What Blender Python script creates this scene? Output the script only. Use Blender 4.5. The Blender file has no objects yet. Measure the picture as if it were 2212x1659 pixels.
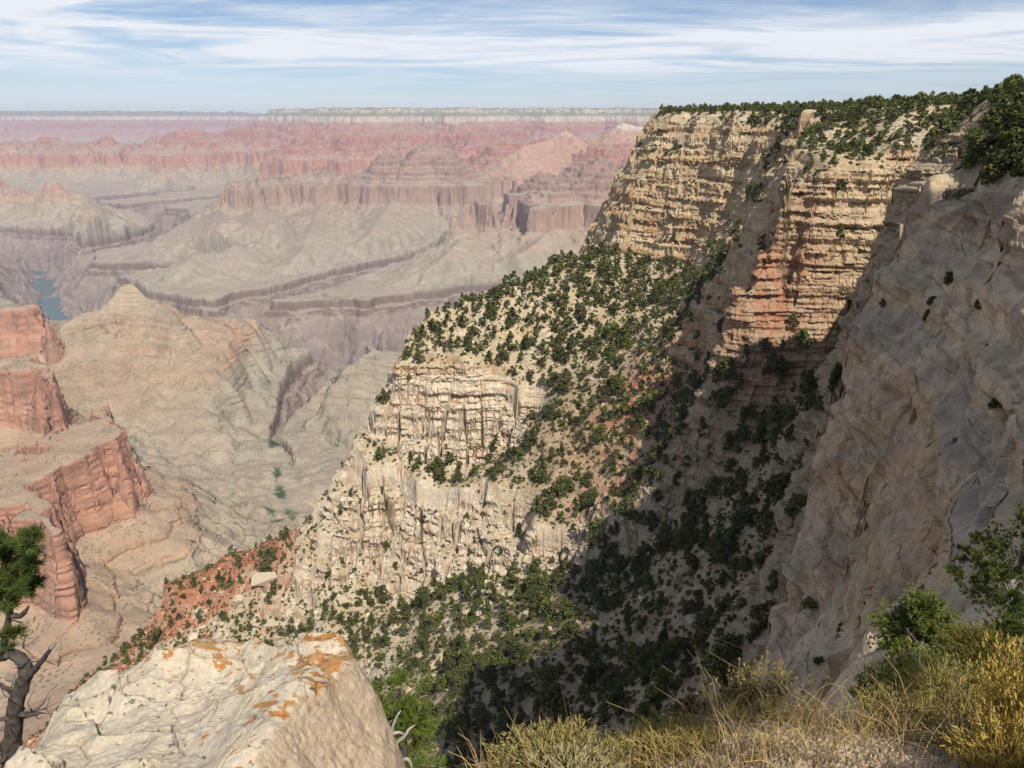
import bpy, math, time
import numpy as np
T0 = time.time()
sc = bpy.context.scene
# ------------------------------------------------------------------ camera, sky, sun, exposure
PITCH = math.radians(18.75)
F = 769.0                                   # focal length in pixels of a 1024 px wide frame
cam_d = bpy.data.cameras.new("camera")
cam_d.sensor_width = 36.0
cam_d.lens = F / 1024.0 * 36.0
cam_d.clip_start = 0.1
cam_d.clip_end = 120000.0
cam = bpy.data.objects.new("camera", cam_d)
cam.rotation_euler = (math.pi / 2 - PITCH, 0, 0)
sc.collection.objects.link(cam)
sc.camera = cam

SUN_AZ = math.radians(24.5)                 # behind the camera, a little to the right
SUN_EL = math.radians(50.0)
S = np.array([math.sin(SUN_AZ) * math.cos(SUN_EL), -math.cos(SUN_AZ) * math.cos(SUN_EL), math.sin(SUN_EL)])
sun_d = bpy.data.lights.new("sun", 'SUN')
sun_d.energy = 5.0
sun_d.angle = math.radians(0.5)
sun_d.color = (1.0, 0.94, 0.85)
sun = bpy.data.objects.new("sun", sun_d)
sun.rotation_euler = (math.pi / 2 - SUN_EL, 0, SUN_AZ)
sc.collection.objects.link(sun)

world = bpy.data.worlds.new("World")
sc.world = world
world.use_nodes = True
nt = world.node_tree
nt.nodes.clear()
def nd(tree, typ, **kw):
    n = tree.nodes.new(typ)
    for k, v in kw.items():
        if k.startswith('i_'):
            n.inputs[int(k[2:])].default_value = v
        else:
            setattr(n, k, v)
    return n
def lk(tree, a, ai, b, bi):
    tree.links.new(a.outputs[ai], b.inputs[bi])
wo = nd(nt, 'ShaderNodeOutputWorld')
bg = nd(nt, 'ShaderNodeBackground')
bg.inputs[1].default_value = 0.095
sky = nd(nt, 'ShaderNodeTexSky', sky_type='NISHITA')
sky.sun_disc = False
sky.sun_elevation = SUN_EL
sky.sun_rotation = math.pi - SUN_AZ
sky.altitude = 2100
sky.air_density = 1.0
sky.dust_density = 0.5
sky.ozone_density = 3.2
tc = nd(nt, 'ShaderNodeTexCoord')
sep = nd(nt, 'ShaderNodeSeparateXYZ')
lk(nt, tc, 'Generated', sep, 0)
def wm(op, a, b=None, c=None):
    n = nd(nt, 'ShaderNodeMath', operation=op)
    for i, v in enumerate((a, b, c)):
        if v is None:
            continue
        if isinstance(v, (int, float)):
            n.inputs[i].default_value = v
        else:
            nt.links.new(v, n.inputs[i])
    return n.outputs[0]
# cirrus sheet: the view direction is projected on a level sheet high above the place
zz = wm('MAXIMUM', sep.outputs[2], 0.004)
den = wm('ADD', zz, 0.045)
cx = wm('DIVIDE', sep.outputs[0], den)
cy = wm('DIVIDE', sep.outputs[1], den)
comb = nd(nt, 'ShaderNodeCombineXYZ')
nt.links.new(cx, comb.inputs[0]); nt.links.new(cy, comb.inputs[1])
def cloud_noise(scale, rot, sx, sy, detail, rough, lo, hi, dist=0.6, off=(0, 0, 0)):
    mp = nd(nt, 'ShaderNodeMapping')
    mp.inputs['Location'].default_value = off
    mp.inputs['Rotation'].default_value = (0, 0, rot)
    mp.inputs['Scale'].default_value = (sx, sy, 1)
    lk(nt, comb, 0, mp, 0)
    nz = nd(nt, 'ShaderNodeTexNoise')
    nz.inputs['Scale'].default_value = scale
    nz.inputs['Detail'].default_value = detail
    nz.inputs['Roughness'].default_value = rough
    nz.inputs['Distortion'].default_value = dist
    lk(nt, mp, 0, nz, 'Vector')
    mr = nd(nt, 'ShaderNodeMapRange', interpolation_type='SMOOTHSTEP')
    mr.inputs[1].default_value = lo; mr.inputs[2].default_value = hi
    lk(nt, nz, 0, mr, 0)
    return mr.outputs[0]
streak = cloud_noise(1.0, 0.16, 0.34, 0.60, 10, 0.56, 0.31, 0.64, 1.3, (3.1, 0.4, 0))
wisps = cloud_noise(2.2, -0.2, 0.45, 1.3, 10, 0.64, 0.44, 0.76, 1.8, (1.7, 5.2, 0))
# the sheet is thickest in one broad belt some way up and thins out overhead and at the horizon
def belt(lo0, lo1, hi0, hi1):
    a = nd(nt, 'ShaderNodeMapRange', interpolation_type='SMOOTHSTEP')
    a.inputs[1].default_value = lo0; a.inputs[2].default_value = lo1
    nt.links.new(sep.outputs[2], a.inputs[0])
    b = nd(nt, 'ShaderNodeMapRange', interpolation_type='SMOOTHSTEP')
    b.inputs[1].default_value = hi0; b.inputs[2].default_value = hi1
    b.inputs[3].default_value = 1.0; b.inputs[4].default_value = 0.0
    nt.links.new(wm('ADD', sep.outputs[2], wm('MULTIPLY', sep.outputs[0], 0.035)), b.inputs[0])
    return wm('MULTIPLY', a.outputs[0], b.outputs[0])
b1 = belt(0.040, 0.075, 0.108, 0.142)
thick = wm('MULTIPLY', wm('ADD', wm('MULTIPLY', b1, 0.78), 0.26), streak)
thin = wm('MULTIPLY', wisps, wm('ADD', wm('MULTIPLY', b1, 0.35), 0.16))
cl = wm('MINIMUM', wm('ADD', thick, thin), 0.95)
mixc = nd(nt, 'ShaderNodeMix', data_type='RGBA')
nt.links.new(cl, mixc.inputs[0])
nt.links.new(sky.outputs[0], mixc.inputs[6])
mixc.inputs[7].default_value = (9.6, 9.9, 10.3, 1)
nt.links.new(mixc.outputs[2], bg.inputs[0])
lk(nt, bg, 0, wo, 0)

sc.view_settings.view_transform = 'Standard'
sc.view_settings.look = 'None'
sc.view_settings.gamma = 1.0
sc.view_settings.exposure = 0.0
sc.cycles.use_denoising = True
sc.cycles.max_bounces = 5
sc.cycles.diffuse_bounces = 3
sc.cycles.transparent_max_bounces = 6
sc.cycles.volume_bounces = 0
sc.cycles.use_adaptive_sampling = True
sc.cycles.adaptive_threshold = 0.02

# ------------------------------------------------------------------ small numeric library
f32 = np.float32
def _h(ix, iy, seed):
    h = ix.astype(np.int64) * 374761393 + iy.astype(np.int64) * 668265263 + seed * 1274126177
    h = (h ^ (h >> 13)) & 0xffffffff
    h = (h * 1274126177) & 0xffffffff
    h = h ^ (h >> 16)
    h = (h * 2246822519) & 0xffffffff
    return ((h ^ (h >> 15)) & 0xffffff).astype(f32) / f32(0xffffff)
def vnoise(x, y, seed=0):
    """smooth lattice noise, -1 .. 1"""
    x = np.asarray(x, np.float64); y = np.asarray(y, np.float64)
    ix = np.floor(x); iy = np.floor(y)
    fx = (x - ix).astype(f32); fy = (y - iy).astype(f32)
    ix = ix.astype(np.int64); iy = iy.astype(np.int64)
    u = fx * fx * fx * (fx * (fx * 6 - 15) + 10); v = fy * fy * fy * (fy * (fy * 6 - 15) + 10)
    def g(a, b, dx, dy):
        t = _h(a, b, seed) * f32(6.2831853)
        return np.cos(t) * dx + np.sin(t) * dy
    n00 = g(ix, iy, fx, fy); n10 = g(ix + 1, iy, fx - 1, fy)
    n01 = g(ix, iy + 1, fx, fy - 1); n11 = g(ix + 1, iy + 1, fx - 1, fy - 1)
    a = n00 + u * (n10 - n00); b = n01 + u * (n11 - n01)
    return (a + v * (b - a)) * f32(1.45)
def fbm(x, y, octv, seed=0, gain=0.5, lac=2.03):
    s = 0; a = 1.0; t = 0
    for o in range(octv):
        s = s + a * vnoise(x, y, seed + o * 17); t += a
        x = x * lac + 3.7; y = y * lac - 1.9; a *= gain
    return s / t
def ridged(x, y, octv, seed=0, gain=0.5):
    s = 0; a = 1.0; t = 0
    for o in range(octv):
        s = s + a * (1 - np.abs(vnoise(x, y, seed + o * 17)) * 1.6); t += a
        x = x * 2.03 + 1.7; y = y * 2.03 - 4.9; a *= gain
    return s / t
def cell(x, y, seed=0):
    """random value of the nearest jittered cell, and distance to the border between cells"""
    ix = np.floor(x).astype(np.int64); iy = np.floor(y).astype(np.int64)
    d1 = np.full(np.shape(x), 9.0, f32); d2 = d1.copy(); val = np.zeros(np.shape(x), f32)
    for a in (-1, 0, 1):
        for b in (-1, 0, 1):
            jx = ix + a; jy = iy + b
            px = jx + 0.1 + 0.8 * _h(jx, jy, seed); py = jy + 0.1 + 0.8 * _h(jx, jy, seed + 5)
            d = np.sqrt((px - x) ** 2 + (py - y) ** 2).astype(f32)
            near = d < d1
            d2 = np.where(near, d1, np.minimum(d2, d))
            val = np.where(near, _h(jx, jy, seed + 9), val)
            d1 = np.where(near, d, d1)
    return val, d2 - d1
def brick(u, z, w, h, seed=0):
    """beds of differing thickness broken by upright joints: random value of the block, distance to its nearest edge"""
    zz = z / h; row = np.floor(zz + 0.42 * np.sin(zz * 2.1 + 1.3 * seed)); fz = zz + 0.42 * np.sin(zz * 2.1 + 1.3 * seed) - row
    k = row.astype(np.int64); sh = _h(k, k * 0 + 3, seed + 1) * 9; ww = w * (0.55 + 0.9 * _h(k, k * 0 + 7, seed + 2))
    uu = u / ww + sh; col = np.floor(uu); fu = uu - col
    e = np.minimum(np.minimum(fu, 1 - fu) * ww, np.minimum(fz, 1 - fz) * h * 1.4)
    return _h(col.astype(np.int64), k, seed + 4), e
def sstep(a, b, x):
    t = np.clip((x - a) / (b - a), 0, 1)
    return t * t * (3 - 2 * t)
def mixv(a, b, t):
    t = np.asarray(t)[..., None]
    return np.asarray(a, f32) * (1 - t) + np.asarray(b, f32) * t
CP, SP = math.cos(PITCH), math.sin(PITCH)
KS = 1024.0 / 2212.0
def ray(px, py):
    """direction of a point of the photograph (2212 px wide frame of reference used for surveying it)"""
    X = (px * KS - 512) / F; Y = -(py * KS - 384) / F
    return X, CP + Y * SP, -SP + Y * CP
def W(px, py, z=None, y=None):
    dx, dy, dz = ray(px, py)
    t = (z / dz) if z is not None else (y / dy)
    return np.array([dx * t, dy * t, dz * t])
class RBF:
    def __init__(self, pts, reg=0.02):
        P = np.array(pts, float)
        self.p = P[:, :2]
        n = len(P)
        D = np.sqrt(((self.p[:, None] - self.p[None]) ** 2).sum(-1))
        A = np.zeros((n + 1, n + 1)); A[:n, :n] = -D + np.eye(n) * reg; A[:n, n] = 1; A[n, :n] = 1
        b = np.zeros(n + 1); b[:n] = P[:, 2]
        s = np.linalg.solve(A, b)
        self.w = s[:n].astype(f32); self.c = f32(s[n])
    def __call__(self, x, y):
        sh = np.shape(x); x = np.ravel(x).astype(f32); y = np.ravel(y).astype(f32)
        h = np.full(x.shape, self.c, f32); gx = np.zeros_like(h); gy = np.zeros_like(h)
        for (px, py), w in zip(self.p.astype(f32), self.w):
            ax = x - px; ay = y - py
            d = np.sqrt(ax * ax + ay * ay) + f32(1e-3)
            h -= w * d
            gx -= w * ax / d; gy -= w * ay / d
        return h.reshape(sh), gx.reshape(sh), gy.reshape(sh)
def grid_mesh(name, X, Y, Z, C=None, smooth=True, extra=None, wrap=False):
    n, m = X.shape
    me = bpy.data.meshes.new(name)
    co = np.stack([X, Y, Z], -1).reshape(-1, 3).astype(f32)
    idx = np.arange(n * m, dtype=np.int32).reshape(n, m)
    if wrap:
        idx = np.concatenate([idx, idx[:1]], 0)
    q = np.stack([idx[:-1, :-1], idx[1:, :-1], idx[1:, 1:], idx[:-1, 1:]], -1).reshape(-1, 4)
    me.vertices.add(len(co)); me.vertices.foreach_set('co', co.ravel())
    me.loops.add(q.size); me.loops.foreach_set('vertex_index', q.ravel())
    me.polygons.add(len(q)); me.polygons.foreach_set('loop_start', np.arange(0, q.size, 4, dtype=np.int32))
    me.polygons.foreach_set('use_smooth', np.full(len(q), smooth))
    if C is not None:
        a = me.color_attributes.new('Col', 'FLOAT_COLOR', 'POINT')
        c4 = np.ones((len(co), 4), f32); c4[:, :3] = C.reshape(-1, 3)
        a.data.foreach_set('color', c4.ravel())
    me.update(); me.validate()
    return me
def tri_mesh(name, V, Fc, mats=None, mi=None, smooth=False):
    """V (n,3), Fc (m,3) -> mesh"""
    me = bpy.data.meshes.new(name)
    V = np.asarray(V, f32); Fc = np.asarray(Fc, np.int32)
    k = Fc.shape[1]
    me.vertices.add(len(V)); me.vertices.foreach_set('co', V.ravel())
    me.loops.add(Fc.size); me.loops.foreach_set('vertex_index', Fc.ravel())
    me.polygons.add(len(Fc)); me.polygons.foreach_set('loop_start', np.arange(0, Fc.size, k, dtype=np.int32))
    me.polygons.foreach_set('use_smooth', np.full(len(Fc), smooth))
    for m_ in (mats or []):
        me.materials.append(m_)
    if mi is not None:
        me.polygons.foreach_set('material_index', np.asarray(mi, np.int32))
    me.update(); me.validate()
    return me
def link(name, me, kind=None, label=None, cat=None, group=None, parent=None):
    o = bpy.data.objects.new(name, me)
    sc.collection.objects.link(o)
    if kind: o['kind'] = kind
    if label: o['label'] = label
    if cat: o['category'] = cat
    if group: o['group'] = group
    if parent: o.parent = parent
    return o
def polar_sample(phi, rr, Zd, n_out, hidden_w=0.10):
    """per azimuth choose radii so that points are evenly spread over what can be seen; returns the fractional index"""
    R = rr[None, :]
    el = Zd / R
    run = np.maximum.accumulate(el, 1)
    vis = (el >= run - 0.0012).astype(f32)
    de = np.abs(np.diff(el, axis=1))
    arc = np.sqrt(np.diff(Zd, axis=1) ** 2 + np.diff(R, axis=1) ** 2) / R[:, 1:]
    v = np.minimum(vis[:, 1:], 1)
    w = v * (de + 0.05 * arc) + hidden_w * arc * 0.5 + 1e-7
    k = 7
    wp = np.pad(w, ((k, k), (2, 2)), mode='edge')
    acc = 0
    for a in range(-k, k + 1):
        acc = acc + wp[k + a:wp.shape[0] - k + a, 2:-2]
    w = acc / (2 * k + 1)
    w = (w + np.pad(w, ((0, 0), (1, 0)), mode='edge')[:, :-1] + np.pad(w, ((0, 0), (0, 1)), mode='edge')[:, 1:]) / 3
    cum = np.concatenate([np.zeros((w.shape[0], 1)), np.cumsum(w, 1)], 1)
    out = np.empty((len(phi), n_out), np.float64)
    ii = np.arange(len(rr))
    for i in range(len(phi)):
        out[i] = np.interp(np.linspace(0, cum[i, -1], n_out), cum[i], ii)
    return out
def take(A, fi):
    i0 = np.clip(np.floor(fi).astype(int), 0, A.shape[1] - 2)
    t = (fi - i0)
    if A.ndim == 2:
        return (np.take_along_axis(A, i0, 1) * (1 - t) + np.take_along_axis(A, i0 + 1, 1) * t)
def azimuths(dense=0.075, lim=43.0, coarse=3.0):
    a = np.arange(-lim, lim + 1e-6, dense)
    out = np.concatenate([np.arange(-180, -lim - 0.5, coarse), a, np.arange(lim + coarse, 180 - 0.1, coarse)])
    return np.radians(out)
def upsample(A, n, m):
    ri = np.linspace(0, A.shape[0] - 1, n); ci = np.linspace(0, A.shape[1] - 1, m)
    r0 = np.clip(ri.astype(int), 0, A.shape[0] - 2); c0 = np.clip(ci.astype(int), 0, A.shape[1] - 2)
    tr = (ri - r0).astype(f32)[:, None]; tc_ = (ci - c0).astype(f32)[None]
    B = A[r0] * (1 - tr) + A[r0 + 1] * tr
    return B[:, c0] * (1 - tc_) + B[:, c0 + 1] * tc_
# ------------------------------------------------------------------ materials of the rock and soil
def rock_material(name, scale, bump, bump_dist, speck=0.25, streak=0.0, rough=0.95, haze_blend=None):
    m = bpy.data.materials.new(name); m.use_nodes = True
    t = m.node_tree; t.nodes.clear()
    out = nd(t, 'ShaderNodeOutputMaterial'); bs = nd(t, 'ShaderNodeBsdfPrincipled')
    bs.inputs['Roughness'].default_value = rough
    bs.inputs['Specular IOR Level'].default_value = 0.12
    at = nd(t, 'ShaderNodeAttribute', attribute_name='Col')
    ge = nd(t, 'ShaderNodeNewGeometry')
    n1 = nd(t, 'ShaderNodeTexNoise'); n1.inputs['Scale'].default_value = scale
    n1.inputs['Detail'].default_value = 8; n1.inputs['Roughness'].default_value = 0.68
    lk(t, ge, 'Position', n1, 'Vector')
    mr = nd(t, 'ShaderNodeMapRange')
    mr.inputs[1].default_value = 0.3; mr.inputs[2].default_value = 0.7
    mr.inputs[3].default_value = 1 - speck; mr.inputs[4].default_value = 1 + speck
    lk(t, n1, 0, mr, 0)
    mul = nd(t, 'ShaderNodeVectorMath', operation='SCALE')
    lk(t, at, 'Color', mul, 0); lk(t, mr, 0, mul, 'Scale')
    src = mul
    if streak:
        mp = nd(t, 'ShaderNodeMapping'); mp.inputs['Scale'].default_value = (scale * 2.2, scale * 2.2, scale * 0.16)
        lk(t, ge, 'Position', mp, 0)
        n2 = nd(t, 'ShaderNodeTexNoise'); n2.inputs['Scale'].default_value = 1.0
        n2.inputs['Detail'].default_value = 5
        lk(t, mp, 0, n2, 'Vector')
        m2 = nd(t, 'ShaderNodeMapRange'); m2.inputs[1].default_value = 0.35; m2.inputs[2].default_value = 0.65
        m2.inputs[3].default_value = 1 - streak; m2.inputs[4].default_value = 1 + streak * 0.6
        lk(t, n2, 0, m2, 0)
        src = nd(t, 'ShaderNodeVectorMath', operation='SCALE')
        lk(t, mul, 0, src, 0); lk(t, m2, 0, src, 'Scale')
    lk(t, src, 0, bs, 'Base Color')
    nb = nd(t, 'ShaderNodeTexNoise'); nb.inputs['Scale'].default_value = scale * 0.9
    nb.inputs['Detail'].default_value = 7; nb.inputs['Roughness'].default_value = 0.65
    lk(t, ge, 'Position', nb, 'Vector')
    bp = nd(t, 'ShaderNodeBump'); bp.inputs['Strength'].default_value = bump; bp.inputs['Distance'].default_value = bump_dist
    lk(t, nb, 0, bp, 'Height'); lk(t, bp, 0, bs, 'Normal')
    lk(t, bs, 0, out, 0)
    return m
M_far = rock_material('canyon_rock', 0.02, 0.6, 12.0, 0.16)
M_near = rock_material('rim_rock', 0.55, 0.7, 0.6, 0.28, 0.10)

# ------------------------------------------------------------------ the far canyon
KT = 0.0206
def tilt(y):
    return KT * (np.clip(y, 0, 16500) - 2000) + 0.0066 * np.maximum(y - 16500, 0)
MD = np.array([-900, 0,   8,  30,  60,  62, 190, 196, 222, 225, 430, 436, 440, 500, 507, 560, 566, 610, 616, 680, 688, 740, 746, 820, 826, 845, 900, 906, 950, 957, 1000, 1090, 1190, 1400, 1750, 2300, 4000, 30000])
MD = np.where(MD >= 190, MD + 120, MD)
MZ = np.array([12,   0, -35, -48, -95, -100, -160, -170, -258, -265, -372, -376, -402, -420, -448, -462, -482, -494, -518, -530, -556, -566, -580, -590, -640, -735, -762, -778, -794, -812, -838, -884, -914, -936, -950, -960, -975, -1010])
# keep both strictly ordered
MZ = np.minimum.accumulate(MZ - np.arange(len(MZ)) * 1e-3)
def D_of_level(L):
    return float(np.interp(-L, -MZ, MD))
def pw(px, py, L=None, y=None):
    dx, dy, dz = ray(px, py); r = dz / dy
    if y is None:
        y = (L - KT * 2000) / (r - KT)
        if y > 16500 or y < 0:
            y = 16500.0
    lev = r * y - float(tilt(np.array(y)))
    return np.array([dx / dy * y, y]), (L if L is not None else lev)
def seg_dist(x, y, pts, closed):
    n = len(pts); d2 = np.full(x.shape, 1e18, f32); ins = np.zeros(x.shape, bool)
    for i in range(n if closed else n - 1):
        ax, ay = pts[i]; bx, by = pts[(i + 1) % n]
        ex, ey = bx - ax, by - ay; L2 = ex * ex + ey * ey + 1e-9
        t = np.clip(((x - ax) * ex + (y - ay) * ey) / L2, 0, 1).astype(f32)
        qx = x - ax - t * f32(ex); qy = y - ay - t * f32(ey)
        d2 = np.minimum(d2, qx * qx + qy * qy)
        if closed and ay != by:
            c = ((ay > y) != (by > y)) & (x < (bx - ax) * (y - ay) / (by - ay) + ax)
            ins ^= c
    d = np.sqrt(d2)
    return np.where(ins, -d, d) if closed else d
def poly(front, L=None, y=None, back=1.2):
    """front edge surveyed left to right on the photograph; the unseen back is pushed away from the viewer"""
    P = []; lv = []
    for f in front:
        p, l = pw(f[0], f[1], L, f[2] if len(f) > 2 else y)
        P.append(p); lv.append(l)
    B = [p * back for p in P[::-1]]
    return P + B, float(np.mean(lv))
MESAS = []      # (polygon, level, how fast it climbs inside, highest level inside)
def mesa(front, L=None, y=None, back=1.2, climb=0.5, cap=None):
    P, lev = poly(front, L, y, back)
    MESAS.append((P, lev, climb, lev + 40 if cap is None else cap))
def peak(px, py, y, rad=25, cap=None):
    p, lev = pw(px, py, None, y)
    a = np.linspace(0, 2 * math.pi, 7)[:-1]
    MESAS.append(([p + rad * np.array([math.cos(t) * 1.5, math.sin(t)]) for t in a], lev, 0.3, lev + 6))
# the north rim, near part and the part that is farther to the left
mesa([(583, 262, 19500), (618, 245, 18500), (655, 240, 17800), (694, 235, 16200), (770, 237, 15600), (830, 236, 15700), (900, 234, 16800), (980, 232, 15600), (1040, 232, 16300), (1120, 232, 17000), (1200, 231, 16300), (1300, 231, 16900), (1420, 230, 16200), (1600, 229, 16000), (2400, 228, 16000)], back=1.9, climb=0.02, cap=10)
mesa([(-500, 252, 24000), (-200, 249, 24000), (0, 246.5, 23500), (100, 245, 23500), (200, 243, 24000), (300, 240, 24500), (382, 239, 25000), (470, 240, 25500), (530, 246, 25500), (565, 258, 26500)], back=1.5, climb=0.02, cap=10)
# spurs hanging below the north rim
for (px, py, y) in ((650, 262, 14200), (760, 258, 14600), (870, 272, 14000), (990, 262, 14300), (1100, 275, 13600), (560, 275, 15500)):
    peak(px, py, y, 60)
# red mesas on the left
mesa([(112, 319), (170, 316), (232, 313), (300, 316), (352, 316)], L=-500, back=1.05, climb=0.1, cap=-490)
peak(227, 293, 11900, 22); peak(197, 305, 11800, 22)
mesa([(382, 282), (415, 280), (448, 283)], y=12300, back=1.04, climb=0.1)
mesa([(330, 306), (360, 296), (480, 291), (560, 297), (600, 300)], y=12100, back=1.08, climb=0.1)
mesa([(500, 276), (530, 274), (565, 278), (590, 287)], y=13300, back=1.06, climb=0.1)
mesa([(-120, 338), (20, 333), (80, 335), (130, 329), (190, 334), (260, 331), (330, 329), (352, 345), (372, 337), (430, 333), (455, 338), (490, 325), (560, 331)], L=-590, back=1.2, climb=0.35, cap=-440)
mesa([(-300, 322), (-60, 312), (0, 306), (50, 312), (75, 325)], y=16500, back=1.05, climb=0.2)
# red ledges in the middle
mesa([(575, 352), (625, 343), (660, 349), (705, 345), (740, 350), (780, 340), (850, 345), (950, 348)], L=-590, back=1.22, climb=0.5, cap=-380)
mesa([(640, 303), (700, 296), (760, 302), (850, 293), (930, 292), (1010, 300), (1060, 296)], L=-372, back=1.2, climb=0.25, cap=-300)
mesa([(614, 316), (700, 318), (800, 316), (880, 322)], L=-480, back=1.1, climb=0.3, cap=-400)
# the castle shaped butte and its skirts
mesa([(906, 318), (924, 313), (942, 315)], y=7050, back=1.02, climb=0.2)
peak(966, 319, 7150, 14)
mesa([(855, 342), (885, 331), (930, 329), (965, 331), (985, 340)], y=7050, back=1.04, climb=0.2)
mesa([(826, 350), (880, 345), (940, 345), (990, 349)], y=6900, back=1.08, climb=0.2)
mesa([(480, 414), (520, 409), (560, 411), (610, 404), (660, 405), (700, 399), (768, 398), (810, 404), (850, 400), (895, 396), (935, 398), (978, 404)], L=-590, back=1.16, climb=0.55, cap=-330)
mesa([(436, 520), (452, 513), (480, 508), (540, 502), (600, 495), (680, 490), (770, 480), (850, 470)], L=-790, back=1.15, climb=0.12, cap=-770)
mesa([(400, 561), (416, 556), (450, 556), (560, 545)], L=-876, back=1.1, climb=0.05, cap=-872)
# right hand red complex below two pale pyramids
peak(1221, 281, 8350, 26); peak(1345, 263, 9300, 30); peak(1385, 270, 9600, 40)
mesa([(1160, 309), (1200, 300), (1245, 298), (1300, 305)], y=8400, back=1.03, climb=0.2)
mesa([(1058, 322), (1090, 318), (1130, 319), (1200, 321), (1290, 324), (1400, 324), (1500, 330)], L=-372, back=1.14, climb=0.18, cap=-330)
mesa([(1283, 345), (1320, 341), (1372, 343), (1420, 350)], y=6500, back=1.06, climb=0.25)
mesa([(1176, 404), (1240, 400), (1300, 403), (1358, 400), (1460, 402)], L=-480, back=1.2, climb=0.33, cap=-385)
mesa([(1016, 396), (1040, 390), (1075, 387), (1119, 392), (1135, 400)], L=-590, back=1.15, climb=0.4, cap=-385)
mesa([(1092, 458), (1110, 450), (1150, 447), (1200, 444), (1260, 446), (1320, 441), (1380, 442), (1500, 440)], L=-590, back=1.25, climb=0.36, cap=-470)
mesa([(978, 520), (1000, 510), (1060, 506), (1130, 507), (1200, 500), (1300, 497), (1450, 495)], L=-745, back=1.12, climb=0.2, cap=-700)
mesa([(940, 570), (965, 563), (1020, 560), (1100, 556), (1200, 560)], L=-862, back=1.1, climb=0.05, cap=-856)
# left hand tan butte
mesa([(-200, 446), (-60, 440), (0, 431), (70, 432), (140, 440), (190, 452), (215, 466)], L=-770, back=1.14, climb=0.25, cap=-735)
# nearer red wall at the left edge, the pale peaked ridge to its right
mesa([(-200, 690), (-60, 684), (0, 678), (40, 674), (78, 672), (100, 690)], L=-592, back=1.035, climb=0.25, cap=-570)
# walls at the left
mesa([(-200, 815), (-60, 806), (0, 799), (50, 797), (82, 795), (104, 812), (116, 838)], L=-590, back=1.06, climb=0.3, cap=-550)
mesa([(-260, 1075), (-60, 1062), (20, 1058), (44, 1052), (70, 1038), (100, 1023), (140, 1004), (175, 984), (212, 960), (244, 950), (258, 962)], L=-590, back=1.13, climb=0.16, cap=-550)
mesa([(-200, 1140), (-60, 1128), (0, 1122), (60, 1122), (100, 1132), (117, 1148)], L=-590, back=1.10, climb=0.15, cap=-550)
# the mass under the viewer's own rim: its Supai edge, far below the rim and hidden by it
MESAS.append(([(-420, 120), (-345, 330), (-315, 440), (-275, 500), (-215, 540), (-150, 590), (-60, 680), (60, 800), (160, 1000), (420, 1300), (900, 1500), (1500, 1600), (2500, 1700), (2500, -1200), (-900, -1200), (-620, -200)], -400.0, 0.02, -392.0))
mesa([(-200, 778), (0, 760), (60, 752), (120, 746), (200, 737), (260, 728), (320, 712), (372, 692)], L=-745, back=1.12, climb=0.1, cap=-722)
# tan ridges and cones that are more worn down than the walls: (px, py, distance) crests, slope, tone
RIDGES = [
 ([(130, 706, 2450), (176, 676, 2540), (215, 668, 2600), (245, 640, 2640), (262, 614, 2660), (285, 611, 2660), (312, 640, 2640), (345, 657, 2600), (378, 682, 2540)], 1.15, 1),
 ([(-60, 785, 2300), (0, 775, 2330), (150, 752, 2430), (300, 718, 2560), (420, 680, 2720)], 0.34, 0),
 ([(500, 716, 3150), (545, 701, 3200), (585, 714, 3150)], 0.5, 0),
 ([(470, 452, 6250), (452, 500, 5350), (430, 530, 4950), (408, 562, 4650)], 0.42, 0), ([(560, 446, 6250), (530, 490, 5500), (505, 530, 5000)], 0.4, 0), ([(700, 436, 6350), (672, 490, 5500), (650, 545, 4950)], 0.42, 0), ([(850, 432, 6400), (815, 480, 5700), (790, 520, 5250)], 0.42, 0), ([(1000, 512, 4920), (965, 548, 4660), (935, 580, 4420)], 0.42, 0), ([(1180, 505, 4900), (1120, 560, 4500), (1060, 600, 4200)], 0.42, 0), ([(330, 385, 9900), (300, 410, 9500), (270, 425, 9200)], 0.4, 0), ([(100, 380, 10000), (80, 405, 9600)], 0.4, 0),
 ([(1195, 296, 8300), (1221, 281, 8350), (1248, 296, 8350)], 0.72, 2), ([(1130, 316, 8000), (1200, 298, 8300)], 0.6, 2),
 ([(1320, 280, 9300), (1345, 263, 9300), (1372, 272, 9400), (1420, 276, 9600)], 0.75, 2),
]
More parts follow.
